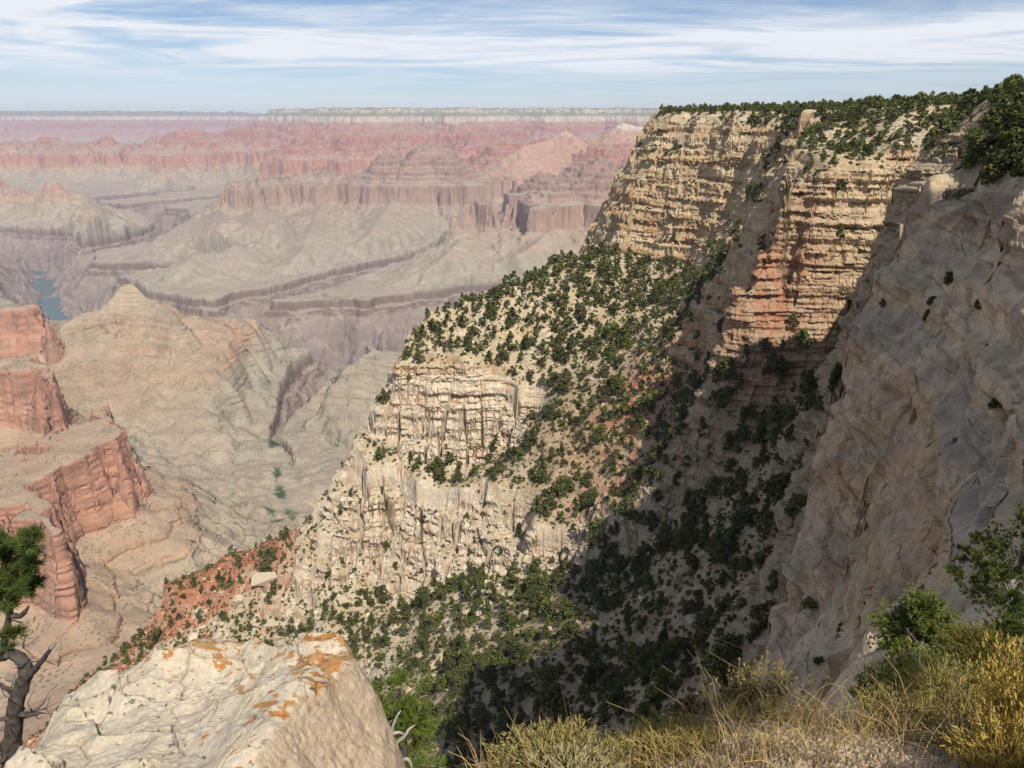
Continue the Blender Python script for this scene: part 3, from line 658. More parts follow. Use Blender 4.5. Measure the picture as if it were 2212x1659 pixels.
def near_height(x, y, base=None):
    h, gx, gy = near_rbf(x, y) if base is None else base
    r = np.hypot(x, y)
    sl = np.hypot(gx, gy)
    far = sstep(18, 70, r)
    st = sstep(0.62, 1.15, sl)
    tm = 0
    for cx_, cy_, s_ in TALUS:
        tm = np.maximum(tm, np.exp(-(((x - cx_) ** 2 + (y - cy_) ** 2) / (s_ * s_)) ** 2))
    st = st * (1 - tm)
    cl = np.clip(sl, 0.3, 2.4)
    # joints: every bed is broken into blocks of its own that are set back by differing amounts
    hb = h + fbm(x / 90, y / 90, 2, 41) * 2.5
    bi = np.searchsorted(np.sort(np.array(ZB, float)), hb).astype(f32) * 7.31
    jx = x + vnoise(x / 30, y / 30, 5) * 5; jy = y + vnoise(x / 30, y / 30, 6) * 5
    c0, e0 = cell(jx / 30, jy / 30, 10)
    c1, e1 = cell(jx / 12 + bi, jy / 12 + bi, 11); c2, e2 = cell(jx / 5.0 + bi, jy / 5.0, 12); c3, e3 = cell(jx / 2.0, jy / 2.0 + bi, 14)
    co = sstep(-150, -164, hb) 
    d1, f1 = cell(jx / 14, jy / 14, 16); d2, f2 = cell(jx / 4.2, jy / 4.2, 17)
    blockc = -(c0 * 5.5 + d1 * 6.0 + d2 * 1.6 + c3 * 0.3) - sstep(0.16, 0.0, f1) * 9 - sstep(0.10, 0.0, f2) * 1.5 + 0.8
    block = -(c0 * 4.5 + c1 * 1.5 + c2 * 0.8 + c3 * 0.25) - sstep(0.05, 0.0, e1) * 1.2 + 1.6
    block = block + (ridged(x / 46 + 2.2, y / 46, 3, 34) - 0.62) * 6
    block = block * (1 - co) + blockc * co
    near = 1 - sstep(110, 190, r)
    bn_i = np.floor((hb + 0.35 * x - 0.1 * y) / 2.1 + 0.4 * vnoise(x / 9, y / 9, 46)).astype(f32) * 5.17
    n1, _ = cell(jx / 5.5 + bn_i, jy / 5.5, 47); n2, _ = cell(jx / 2.0 + bn_i, jy / 2.0, 48)
    bn = -(c0 * 2.2 + n1 * 0.35) + 0.5
    h = h + st * np.minimum(cl, 2.0) * far * (block * (1 - near) + bn * near)
    h = h + (fbm(x / 60, y / 60, 3, 21) * 4.0 * (1 - 0.5 * st) + fbm(x / 11, y / 11, 4, 22) * 1.1) * far
    h = h + fbm(x / 4.0, y / 4.0, 3, 23) * 0.22 * sstep(4, 25, r)
    # small spurs and gullies on the open slopes
    h = h - sstep(0.55, 0.9, ridged(x / 48, y / 48, 3, 33)) * 3.0 * far * (1 - st)
    hz = h + fbm(x / 90, y / 90, 2, 41) * 2.5
    z = layers(hz, ZB) - (hz - h)
    mask = st * (0.7 + 0.3 * sstep(-0.3, 0.2, fbm(x / 45, y / 45, 2, 42))) * far * (1 - 0.35 * near)
    patch = sstep(0.30, 0.55, fbm(x / 38, y / 38, 3, 44)) * 0.7 * far      # ledges breaking through the talus
    k = np.clip(np.maximum(mask, patch * (1 - st)), 0, 1)
    z = h * (1 - k) + z * k
    zw = z + fbm(x / 14, y / 14, 3, 59) * 1.6
    tn = layers(zw, [-90, -75, -66, -58, -50, -43, -36, -29.5, -23, -20.5, -15, -12, -7.5, -4, 0, 4], 0.10, 0.42) - (zw - z)
    kn = near * sstep(14, 40, r) * np.clip(0.5 + 0.6 * vnoise(x / 10, y / 10, 49), 0, 1)
    z = z * (1 - kn) + tn * kn
    cap = 5.5 + 0.004 * r + fbm(x / 50, y / 50, 3, 43) * 1.8
    z = np.where((z > cap) & (r > 30), cap + (z - cap) * 0.08, z)
    return z, sl, gx, gy, k
AZn = azimuths(0.075, 43.0, 2.5)
RRn = np.exp(np.linspace(math.log(1.2), math.log(900.0), 2400))
nn, mm = len(AZn), len(RRn)
ci = np.linspace(0, nn - 1, nn // 2); ri = np.linspace(0, mm - 1, mm // 2)
ca = np.interp(ci, np.arange(nn), AZn); cr = np.exp(np.interp(ri, np.arange(mm), np.log(RRn)))
b = near_rbf(np.sin(ca)[:, None] * cr[None], np.cos(ca)[:, None] * cr[None])
base = tuple(upsample(q, nn, mm) for q in b)
x = np.sin(AZn)[:, None] * RRn[None]; y = np.cos(AZn)[:, None] * RRn[None]
Zd, SLd, GXd, GYd, Kd = near_height(x, y, base)
fi = polar_sample(AZn, RRn, Zd, 1350, 0.06)
Rn = take(np.broadcast_to(RRn[None], Zd.shape), fi); Zn = take(Zd, fi); SLn = take(SLd, fi); GXn = take(GXd, fi); GYn = take(GYd, fi); Kn = take(Kd, fi)
Xn = np.sin(AZn)[:, None] * Rn; Yn = np.cos(AZn)[:, None] * Rn
def local_slope(X, Y, Z, R, AZ):
    dzr = np.gradient(Z, axis=1); drr = np.gradient(R, axis=1) + 1e-6
    sr = np.clip(dzr / drr, -12, 12)
    sa = np.clip((np.gradient(Z, axis=0) - sr * np.gradient(R, axis=0)) / (R * np.gradient(AZ)[:, None]), -12, 12)
    return np.sqrt(sr ** 2 + sa ** 2)
sln = local_slope(Xn, Yn, Zn, Rn, AZn)
# hard and soft beds: push the cliff faces out or in
gl = np.hypot(GXn, GYn) + 1e-4
stn = sstep(0.8, 1.4, SLn) * sstep(25, 90, Rn)
zq = Zn + vnoise(Xn / 60, Yn / 60, 51) * 1.5
bed = np.tanh(3.5 * vnoise(zq / 1.5, Xn / 50 + Yn / 50, 52)) * 0.5 + np.tanh(4 * vnoise(zq / 4.5, Xn / 70 - Yn / 70, 53)) * 0.9
bed = bed + fbm((Xn + Yn) / 3.0, zq / 3.0, 3, 54) * 0.7
tdip = Zn + 0.35 * Xn - 0.1 * Yn
bedn = fbm((Xn + Yn) / 8.0, tdip / 5.2, 3, 55) * 1.1 + vnoise(tdip / 1.3, (Xn - Yn) / 14, 56) * 0.45 + fbm((Xn - Yn) / 1.7, tdip / 1.1, 3, 57) * 0.22
un = Xn - Yn + fbm(Xn / 6, Zn / 6, 2, 97) * 1.2; zn_ = Zn + 0.14 * un + fbm(Xn / 9, Yn / 9, 2, 98) * 0.8
nu, ne = brick(un, zn_, 6.5, 3.4, 90); nu2, ne2 = brick(un, zn_, 2.3, 1.1, 91)
bedn = bedn * 0.5 + np.tanh(3 * vnoise((Xn - Yn) / 7.0, tdip / 4.6, 90)) * 0.55 + fbm((Xn - Yn) / 2.4, Zn / 1.5, 4, 92) * 0.42 + np.tanh(4 * vnoise(Zn / 1.1, (Xn - Yn) / 16, 93)) * 0.16 + np.tanh(4 * vnoise(Zn / 3.6, (Xn - Yn) / 30, 94)) * 0.3 + (nu - 0.5) * 0.8 + (nu2 - 0.5) * 0.2 - sstep(0.22, 0.0, ne) * 0.3
wn = 1 - sstep(110, 190, Rn)
NZ = np.cumsum(np.random.default_rng(3).uniform(4.0, 10.5, 46)) - 285
not_ = 0
for i_, z_ in enumerate(NZ):
    lat = sstep(-0.1, 0.35, vnoise(Xn / 24 + 5.1 * i_, Yn / 24, 58))
    th_ = 1.6 + 0.9 * (i_ % 3)
    not_ = not_ + np.where((zq < z_) & (zq > z_ - th_), 1 - (z_ - zq) / th_, 0) * lat * (1.3 + 1.1 * ((i_ * 7) % 3))
uw = Xn - Yn + fbm(Xn / 12, Zn / 12, 2, 99) * 3
bu, be = brick(uw, zq, 7.0, 4.2, 88); bu2, be2 = brick(uw, zq, 2.4, 1.5, 89)
bed = bed + (bu - 0.5) * 2.6 + (bu2 - 0.5) * 0.9 - sstep(0.35, 0.0, be) * 0.7
bed = bed - not_ * (0.5 + 0.5 * sstep(-150, -140, Zn))
bed = bed * stn * sstep(0.9, 2.2, sln) * (1 - wn) + bedn * sstep(0.7, 1.3, SLn) * sstep(14, 45, Rn) * wn
Xn2 = Xn - GXn / gl * bed; Yn2 = Yn - GYn / gl * bed
# ---- colours of beds, talus and red shale
zq = Zn + vnoise(Xn / 70, Yn / 70, 61) * 2.0
rk = sstep(0.95, 1.7, sln)
for cx_, cy_, s_ in TALUS:
    rk = rk * (1 - 0.8 * np.exp(-(((Xn - cx_) ** 2 + (Yn - cy_) ** 2) / (s_ * s_ * 1.5)) ** 2))
band = vnoise(zq / 2.2, Xn * 0.004, 62) * 0.5 + vnoise(zq / 7.0, Yn * 0.004, 63) * 0.8
cream = np.array([.56, .45, .295]); tan_ = np.array([.43, .30, .17]); oran = np.array([.38, .225, .115]); grey = np.array([.40, .355, .29]); white = np.array([.58, .495, .37])
kai = mixv(tan_, cream, sstep(-0.4, 0.7, band))
stain = fbm(Xn / 9 + 3, Yn / 9, 3, 64) * 0.6 + fbm(Xn / 2.2, Yn / 2.2 + zq / 26, 3, 65) * 0.5
low = sstep(-28, -70, Zn)
kai = kai * (1 - (sstep(-0.15, 0.45, stain) * (0.35 + 0.5 * low))[..., None]) + oran * (sstep(-0.15, 0.45, stain) * (0.35 + 0.5 * low))[..., None]
kai = kai * (1 - (sstep(0.25, 0.6, fbm(Xn / 14, zq / 9, 3, 66)) * 0.5)[..., None]) + grey * (sstep(0.25, 0.6, fbm(Xn / 14, zq / 9, 3, 66)) * 0.5)[..., None]
coc = mixv(white, np.array([.60, .49, .36]), sstep(-0.3, 0.6, fbm(Xn / 12, Yn / 12 + zq / 10, 3, 67)))
blot = fbm(Xn / 6.5, zq / 8, 3, 68) + 0.5 * fbm(Xn / 1.6, zq / 14, 2, 69)
bl = sstep(0.12, 0.55, blot) * 0.85
coc = coc * (1 - bl[..., None]) + np.array([.45, .28, .165], f32) * bl[..., None]
isco = sstep(-150, -160, zq + 4 * vnoise(Xn / 20, Yn / 20, 70))
rock = kai * (1 - isco[..., None]) + coc * isco[..., None]
# the nearest wall is greyer, weathered
nb = 1 - sstep(115, 150, Rn)
gw_ = mixv(np.array([.57, .445, .31]), np.array([.41, .33, .24]), sstep(-0.3, 0.4, fbm(Xn / 9, Yn / 9 + Zn / 7, 4, 71) + 0.5 * vnoise((Zn + 0.35 * Xn - 0.1 * Yn) / 3.5, Yn / 60, 70)))
bf = sstep(0.1, 0.5, fbm(Xn / 14, Yn / 14 + Zn / 16, 3, 72)) * 0.8
gw_ = gw_ * (1 - bf[..., None]) + np.array([.42, .295, .19], f32) * bf[..., None]
zl_ = Zn + fbm(Xn / 10, Yn / 10, 3, 86) * 2.2
gb = sstep(-22.5, -24, zl_) * sstep(-30, -28.5, zl_)
yb = sstep(-20.6, -21.4, zl_) * sstep(-24, -22.8, zl_)
tb = sstep(-28.6, -30.5, zl_) * sstep(-60, -50, zl_)
ub = sstep(-12.5, -11.8, zl_) * sstep(-7.2, -8, zl_)
for w__, c__ in ((gb * 0.75, (.31, .265, .21)), (yb * 0.85, (.50, .37, .225)), (tb * 0.75, (.48, .335, .205)), (ub * 0.8, (.28, .20, .135))):
    w__ = w__ * sstep(-0.55, 0.1, fbm(Xn / 5, Yn / 5 + Zn / 3, 3, 87))
    gw_ = gw_ * (1 - w__[..., None]) + np.array(c__, f32) * w__[..., None]
rock = rock * (1 - nb[..., None]) + gw_ * nb[..., None]
tal = mixv(np.array([.43, .335, .205]), np.array([.51, .42, .295]), sstep(-0.3, 0.5, fbm(Xn / 15, Yn / 15, 4, 73)))
tal = tal * (1 - 0.5 * sstep(0.05, 0.6, fbm(Xn / 30, Yn / 30, 4, 74)))[..., None] + np.array([.40, .34, .23], f32) * (0.5 * sstep(0.05, 0.6, fbm(Xn / 30, Yn / 30, 4, 74)))[..., None]
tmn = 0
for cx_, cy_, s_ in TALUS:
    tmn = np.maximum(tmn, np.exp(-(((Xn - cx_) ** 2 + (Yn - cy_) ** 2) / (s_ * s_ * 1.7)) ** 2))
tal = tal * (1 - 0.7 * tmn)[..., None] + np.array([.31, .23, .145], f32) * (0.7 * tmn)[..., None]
sp = vnoise(Xn / 1.1, Yn / 1.1, 75); sp2 = vnoise(Xn / 2.6, Yn / 2.6, 76)
tal = tal * (1 + 0.16 * np.sign(sp) * sstep(0.25, 0.5, np.abs(sp)) + 0.10 * sp2)[..., None]
redb = lambda cx, cy, s: np.exp(-((Xn - cx) ** 2 + (Yn - cy) ** 2) / (s * s))
spots = redb(*W(1425, 762, z=-118)[:2], 22) + redb(*W(1640, 850, z=-118)[:2], 20) + 0.6 * redb(*W(1330, 830, z=-140)[:2], 28) + 0.25 * redb(*W(1560, 740, z=-104)[:2], 12) + 0.5 * redb(*W(1330, 1000, z=-170)[:2], 22)
her = sstep(-268, -318, Zn + 14 * fbm(Xn / 40, Yn / 40, 3, 79)) * sstep(-105, -150, Xn) + sstep(-266, -280, Zn) * sstep(20, 8, np.hypot(Xn + 66, Yn - 402)) * 0.8
edge = sstep(46, 12, np.abs((Xn + 162) * 0.0 + (Yn - (470 + (Xn + 162) * -0.09))) ) * sstep(-120, -160, Xn)
red = np.clip(spots * 0.9, 0, 1) * sstep(-0.5, 0.3, fbm(Xn / 9, Yn / 9, 3, 80)) + np.clip(her + 0.9 * edge * sstep(-262, -275, Zn), 0, 1) * sstep(0.0, 0.35, fbm(Xn / 24, Yn / 12, 4, 81) + 0.8 * edge - 0.10 + 0.42 * sstep(-300, -335, Zn))
red = np.clip(red, 0, 1)
redc = mixv(np.array([.36, .145, .08]), np.array([.42, .20, .115]), sstep(-0.4, 0.5, fbm(Xn / 8, Zn / 3, 3, 82)))
tal = tal * (1 - red[..., None]) + redc * red[..., None]
rock = rock * (1 - 0.75 * red[..., None]) + redc * 0.75 * red[..., None]
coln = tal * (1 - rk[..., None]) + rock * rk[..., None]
# small shrubs too little to model at this distance show as dark dots
dt = (vnoise(Xn / 1.5, Yn / 1.5, 83) + 0.3 * vnoise(Xn / 14, Yn / 14, 84) > 0.66) & (sln < 1.1) & (Rn > 120)
coln[dt] *= np.array([.45, .5, .40], f32)
# soil and litter of the bank under the viewer
soil = 1 - sstep(9, 22, Rn)
sc_ = mixv(np.array([.46, .36, .25]), np.array([.34, .26, .175]), sstep(-0.3, 0.4, fbm(Xn / 0.5, Yn / 0.5, 4, 85)))
coln = coln * (1 - soil[..., None]) + sc_ * soil[..., None]
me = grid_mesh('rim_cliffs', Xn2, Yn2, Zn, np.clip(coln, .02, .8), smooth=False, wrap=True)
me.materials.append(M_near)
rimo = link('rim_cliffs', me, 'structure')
print('near', round(time.time() - T0, 1), Xn.shape)
# ------------------------------------------------------------------ trees and shrubs of the slopes
rng = np.random.default_rng(7)
def leaf_material(name, base, var, trans=0.12):
    m = bpy.data.materials.new(name); m.use_nodes = True
    t = m.node_tree; t.nodes.clear()
    out = nd(t, 'ShaderNodeOutputMaterial'); bs = nd(t, 'ShaderNodeBsdfPrincipled')
    bs.inputs['Roughness'].default_value = 0.75; bs.inputs['Specular IOR Level'].default_value = 0.15
    ge = nd(t, 'ShaderNodeNewGeometry'); oi = nd(t, 'ShaderNodeObjectInfo')
    rp = nd(t, 'ShaderNodeValToRGB')
    rp.color_ramp.elements[0].color = (*[c * (1 - var) for c in base], 1)
    rp.color_ramp.elements[1].color = (*[c * (1 + var) for c in base], 1)
    e = rp.color_ramp.elements.new(0.85); e.color = (base[0] * (1.25 + var), base[1] * (1.1 + var), base[2] * 0.9, 1)
    ad = nd(t, 'ShaderNodeMath', operation='ADD'); fr = nd(t, 'ShaderNodeMath', operation='FRACT')
    lk(t, ge, 'Random Per Island', ad, 0); ml = nd(t, 'ShaderNodeMath', operation='MULTIPLY'); ml.inputs[1].default_value = 0.55
    lk(t, oi, 'Random', ml, 0); m3 = nd(t, 'ShaderNodeMath', operation='MULTIPLY'); m3.inputs[1].default_value = 0.45
    t.links.new(ge.outputs['Random Per Island'], m3.inputs[0])
    t.links.new(m3.outputs[0], ad.inputs[0]); t.links.new(ml.outputs[0], ad.inputs[1])
    t.links.new(ad.outputs[0], rp.inputs[0])
    lk(t, rp, 0, bs, 'Base Color')
    bs.inputs['Transmission Weight'].default_value = 0.0
    lk(t, bs, 0, out, 0)
    return m
def plain_material(name, col, rough=0.9, nscale=None, var=0.3, bump=0.0):
    m = bpy.data.materials.new(name); m.use_nodes = True
    t = m.node_tree; bs = t.nodes['Principled BSDF']
    bs.inputs['Roughness'].default_value = rough; bs.inputs['Specular IOR Level'].default_value = 0.15
    bs.inputs['Base Color'].default_value = (*col, 1)
    if nscale:
        tcn = nd(t, 'ShaderNodeNewGeometry'); nz = nd(t, 'ShaderNodeTexNoise'); nz.inputs['Scale'].default_value = nscale
        nz.inputs['Detail'].default_value = 8
        lk(t, tcn, 'Position', nz, 'Vector')
        rp = nd(t, 'ShaderNodeValToRGB')
        rp.color_ramp.elements[0].position = 0.3; rp.color_ramp.elements[1].position = 0.7
        rp.color_ramp.elements[0].color = (*[c * (1 - var) for c in col], 1)
        rp.color_ramp.elements[1].color = (*[min(c * (1 + var), 0.9) for c in col], 1)
        lk(t, nz, 0, rp, 0); lk(t, rp, 0, bs, 'Base Color')
        if bump:
            bp = nd(t, 'ShaderNodeBump'); bp.inputs['Strength'].default_value = 0.6; bp.inputs['Distance'].default_value = bump
            lk(t, nz, 0, bp, 'Height'); lk(t, bp, 0, bs, 'Normal')
    return m
M_jun = leaf_material('juniper_foliage', (.060, .068, .034), 0.55)
M_pin = leaf_material('pinyon_foliage', (.070, .090, .034), 0.55)
M_brush = leaf_material('brush_foliage', (.095, .095, .052), 0.4)
M_bark = plain_material('bark', (.115, .088, .068), 0.95, 6.0, 0.35, 0.01)
def near_z(xs, ys):
    """height of the rim mesh at plan positions, read back from the mesh grid"""
    xs = np.atleast_1d(np.asarray(xs, float)); ys = np.atleast_1d(np.asarray(ys, float))
    a = np.arctan2(xs, ys); r = np.hypot(xs, ys)
    i = np.clip(np.searchsorted(AZn, a) - 1, 0, len(AZn) - 2)
    t = np.clip((a - AZn[i]) / (AZn[i + 1] - AZn[i]), 0, 1)
    out = np.empty(len(xs))
    for k in range(len(xs)):
        z0 = np.interp(r[k], Rn[i[k]], Zn[i[k]]); z1 = np.interp(r[k], Rn[i[k] + 1], Zn[i[k] + 1])
        out[k] = z0 * (1 - t[k]) + z1 * t[k]
    return out
def clump_tree(seed, h, w, n_clump, n_leaf, leaf, taper=0.55, low=0.12, mats=None, trunk_r=0.045, narrow=1.0):
    """trunk with limbs and a crown of many small leaf sprays gathered in uneven clumps"""
    r = np.random.default_rng(seed)
    V = []; Fs = []; MI = []
    nv = 0
    # trunk
    def tube(p, q, r0, r1, k=5):
        nonlocal nv
        p = np.array(p, float); q = np.array(q, float); d = q - p; d /= np.linalg.norm(d) + 1e-9
        u = np.cross(d, [0.3, 0.9, 0.2]); u /= np.linalg.norm(u); v = np.cross(d, u)
        a = np.linspace(0, 2 * math.pi, k + 1)[:-1]
        ring = np.cos(a)[:, None] * u + np.sin(a)[:, None] * v
        V.append(p + ring * r0); V.append(q + ring * r1)
        for i in range(k):
            j = (i + 1) % k
            Fs.append((nv + i, nv + j, nv + k + j)); Fs.append((nv + i, nv + k + j, nv + k + i)); MI.extend((0, 0))
        nv += 2 * k
    top = np.array([r.normal(0, .06) * h, r.normal(0, .06) * h, h * 0.8])
    tube((0, 0, -0.25 * h * 0.2), top, trunk_r * h, trunk_r * h * 0.25)
    cs = []
    for c in range(n_clump):
        zf = low + (1 - low) * (c + r.random()) / n_clump
        prof = (math.sin(min(1, (1 - zf) / (1 - taper)) * math.pi / 2)) if zf > taper else (0.72 + 0.28 * (zf / taper))
        a = r.random() * 6.283 + c * 2.4
        rad = w * 0.5 * prof * (0.35 + 0.55 * r.random() ** 0.5) * narrow
        cpos = np.array([math.cos(a) * rad, math.sin(a) * rad, zf * h * 0.94])
        cs.append((cpos, (0.16 + 0.14 * r.random()) * w * (0.7 + 0.4 * prof)))
        if c % 3 == 0:
            tube(top * min(0.95, zf * 0.7), cpos, trunk_r * h * 0.3, trunk_r * h * 0.08, 4)
    for cpos, cr_ in cs:
        m_ = n_leaf
        dirs = r.normal(size=(m_, 3)); dirs /= np.linalg.norm(dirs, axis=1)[:, None]
        rad = cr_ * (0.45 + 0.65 * r.random(m_) ** 0.6)
        c = cpos + dirs * rad[:, None] * np.array([1, 1, 0.8])
        nrm = dirs * 0.9 + r.normal(size=(m_, 3)) * 0.55 + np.array([0, 0, 0.35]); nrm /= np.linalg.norm(nrm, axis=1)[:, None]
        u = np.cross(nrm, r.normal(size=(m_, 3))); u /= np.linalg.norm(u, axis=1)[:, None] + 1e-9
        v = np.cross(nrm, u)
        s = leaf * (0.6 + 0.8 * r.random(m_))[:, None]
        P = np.stack([c + u * s, c - u * s * 0.55 + v * s * 0.85, c - u * s * 0.5 - v * s * 0.8], 1).reshape(-1, 3)
        V.append(P)
        f = nv + np.arange(m_ * 3).reshape(-1, 3)
        Fs.extend(map(tuple, f)); MI.extend([1] * m_)
        nv += m_ * 3
    return np.concatenate(V), np.array(Fs), np.array(MI)
TREES = []
for k, (h, w, nc, nl, lf, tp, nar, mt) in enumerate([
    (1, .80, 16, 46, .062, .45, 1.0, M_jun), (1, .62, 15, 46, .060, .35, 1.0, M_pin), (1, .95, 18, 46, .064, .5, 1.0, M_jun),
    (1, .46, 14, 44, .052, .2, 1.0, M_pin), (1, .75, 16, 46, .060, .4, 1.0, M_pin), (1, .55, 14, 46, .058, .3, 1.0, M_jun), (1, 1.1, 18, 44, .066, .55, 1.0, M_pin)]):
    V, Fc, MI = clump_tree(100 + k, h, w, nc, nl, lf, tp, 0.06 if k != 3 else 0.1, trunk_r=0.03, narrow=nar)
    TREES.append((V, Fc, MI, mt))
TREE_ME = [tri_mesh('slope_tree', V, Fc, [M_bark, mt], MI) for V, Fc, MI, mt in TREES]
# where trees grow: candidates all over the slope, thinned by a density made of ground steepness, patches and the wetter ravine
def candidates(n, x0, x1, y0, y1):
    xs = rng.uniform(x0, x1, n); ys = rng.uniform(y0, y1, n)
    return xs, ys
def grad_at(xs, ys):
    e = 2.5
    zx = (near_z(xs + e, ys) - near_z(xs - e, ys)) / (2 * e); zy = (near_z(xs, ys + e) - near_z(xs, ys - e)) / (2 * e)
    return zx, zy
def project(xs, ys, zs):
    d = CP * ys - SP * zs
    u = 512 + F * xs / d; v = 384 - F * (SP * ys + CP * zs) / d
    return u, v, d
RAV = np.array([W(1760, 860, z=-108)[:2], W(1700, 930, z=-125)[:2], W(1500, 1080, z=-160)[:2], W(1300, 1200, z=-195)[:2], W(1000, 1290, z=-240)[:2], W(830, 1360, z=-270)[:2]])
CHU = np.array([W(a_, b_, y=c_)[:2] for a_, b_, c_ in ((1695, 285, 492), (1685, 340, 480), (1665, 430, 468), (1610, 500, 474), (1550, 565, 486), (1510, 620, 455), (1475, 680, 430))])
def rav_dist(xs, ys, path=None):
    d = np.full(xs.shape, 1e9); path = RAV if path is None else path
    for a, b_ in zip(path[:-1], path[1:]):
        e = b_ - a; t = np.clip(((xs - a[0]) * e[0] + (ys - a[1]) * e[1]) / (e @ e), 0, 1)
        d = np.minimum(d, np.hypot(xs - a[0] - t * e[0], ys - a[1] - t * e[1]))
    return d
xs, ys = candidates(24000, -340, 260, 110, 660)
zs = near_z(xs, ys); zx, zy = grad_at(xs, ys); sl = np.hypot(zx, zy)
u, v, d = project(xs, ys, zs)
# what the viewer can see: compare with the horizon of nearer ground along the same bearing
def visible(xs, ys, zs, lift=2.0):
    a = np.arctan2(xs, ys); r = np.hypot(xs, ys); i = np.clip(np.searchsorted(AZn, a), 0, len(AZn) - 1)
    out = np.zeros(len(xs), bool)
    for k in range(len(xs)):
        row = Zn[i[k]] / Rn[i[k]]; n_ = np.searchsorted(Rn[i[k]], r[k] - 3)
        out[k] = n_ < 2 or (zs[k] + lift) / r[k] >= row[:n_].max()
    return out
vis = visible(xs, ys, zs) & (u > -20) & (u < 1044) & (v > 90) & (v < 800)
patchy = fbm(xs / 45, ys / 45, 3, 501)
rd = rav_dist(xs, ys)
dens = 0.46 + 0.6 * patchy + 0.45 * np.exp(-(rd / 22) ** 2)
tmx = 0
for cx_, cy_, s_ in TALUS:
    tmx = np.maximum(tmx, np.exp(-((xs - cx_) ** 2 + (ys - cy_) ** 2) / (s_ * s_ * 1.5)))
dens = dens + 0.6 * tmx
dens *= np.where(sl > 1.25, 0.10 + 0.75 * np.clip(tmx * 1.3, 0, 1), 1.0)
dens *= np.where((zs < -255) & (xs < -60), 0.75, 1.0)
upper = (zs < -90) & (zs > -165) & (ys > 330)
dens *= np.where(upper, 1.9, 1.0)
keep = vis & (rng.random(len(xs)) < np.clip(dens, 0.03, 1) * 0.75) & (zs < -84)
cd = rav_dist(xs, ys, CHU)
keep |= vis & (cd < 13) & (rng.random(len(xs)) < 0.75)
keep |= vis & (zs < -20) & (ys > 300) & (rng.random(len(xs)) < 0.035)
xs, ys, zs, sl, rd, d, u, v = (q[keep] for q in (xs, ys, zs, sl, rd, d, u, v))
hh = rng.gamma(5, 0.74, len(xs)) * (1 + 0.45 * np.exp(-(rd / 22) ** 2)) * np.where((zs < -255) & (xs < -60), 0.85, 1.0)
hh = np.clip(hh * np.where(upper[keep], 1.3, 1.22), 1.8, 10)
# keep trees from standing inside each other
order = np.argsort(-hh); ok = np.ones(len(xs), bool)
cellmap = {}
for k in order:
    cx_, cy_ = int(xs[k] // 4), int(ys[k] // 4); hit = False
    for a in (-1, 0, 1):
        for b_ in (-1, 0, 1):
            for j in cellmap.get((cx_ + a, cy_ + b_), ()):
                if math.hypot(xs[k] - xs[j], ys[k] - ys[j]) < 0.30 * (hh[k] + hh[j]):
                    hit = True
    if hit: ok[k] = False
    else: cellmap.setdefault((cx_, cy_), []).append(k)
xs, ys, zs, sl, rd, d, u, v, hh = (q[ok] for q in (xs, ys, zs, sl, rd, d, u, v, hh))
print('slope trees', len(xs), round(time.time() - T0, 1))
# sunlit or in the shadow of the rim: march to the sun over the rim grid
def shaded(xs, ys, zs):
    hs = np.hypot(S[0], S[1]); out = np.zeros(len(xs), bool)
    for t in np.arange(8, 330, 7.0):
        zt = near_z(xs + S[0] / hs * t, ys + S[1] / hs * t)
        out |= zt > zs + 3 + S[2] / hs * t
    return out
shd = shaded(xs, ys, zs)
size = hh / d
first = np.argsort(-size)[:290]
isfirst = np.zeros(len(xs), bool); isfirst[first] = True
for k in first:
    j = rng.integers(0, len(TREE_ME))
    if rd[k] < 20 and rng.random() < 0.4: j = 3
    inr = rd[k] < 22
    if zs[k] < -245 and xs[k] < -70:
        lab, grp = 'small dark round juniper on the pale rubble slope streaked with red soil', 'junipers on the lower rubble slope'
    elif shd[k]:
        lab, grp = 'dark conifer on the shaded slope below the near grey cliff', 'conifers on the shaded slope'
    elif inr:
        lab, grp = 'dense conifer in the dark wooded belt along the ravine', 'conifers along the ravine'
    elif zs[k] > -160:
        lab, grp = 'green pinyon on the sunlit pale slope under the tan cliffs', 'pinyons on the upper sunlit slope'
    else:
        lab, grp = 'green pinyon on the sunlit ledges around the pale jointed cliffs', 'pinyons around the pale cliffs'
    o = link('pinyon_tree', TREE_ME[j], None, lab, 'tree', grp)
    o.location = (xs[k], ys[k], zs[k] - 0.05 * hh[k]); o.scale = (hh[k] * rng.uniform(.85, 1.15), hh[k] * rng.uniform(.85, 1.15), hh[k])
    o.rotation_euler = (0, 0, rng.uniform(0, 6.28))
def scatter_mesh(name, protos, px_, py_, pz_, ss, mats, smooth=False, squash=None):
    """one mesh made of many small copies, for growth and rubble that nobody could count"""
    VV = []; FF = []; MM = []; nv = 0
    for k in range(len(px_)):
        V, Fc, MI = protos[k % len(protos)]
        a = rng.uniform(0, 6.28); ca_, sa_ = math.cos(a), math.sin(a)
        s = ss[k]
        x_ = (V[:, 0] * ca_ - V[:, 1] * sa_) * s + px_[k]; y_ = (V[:, 0] * sa_ + V[:, 1] * ca_) * s + py_[k]
        z_ = V[:, 2] * s * (1 if squash is None else squash[k]) + pz_[k]
        VV.append(np.stack([x_, y_, z_], 1).astype(f32)); FF.append(Fc + nv); MM.append(MI); nv += len(V)
    return tri_mesh(name, np.concatenate(VV), np.concatenate(FF), mats, np.concatenate(MM), smooth)
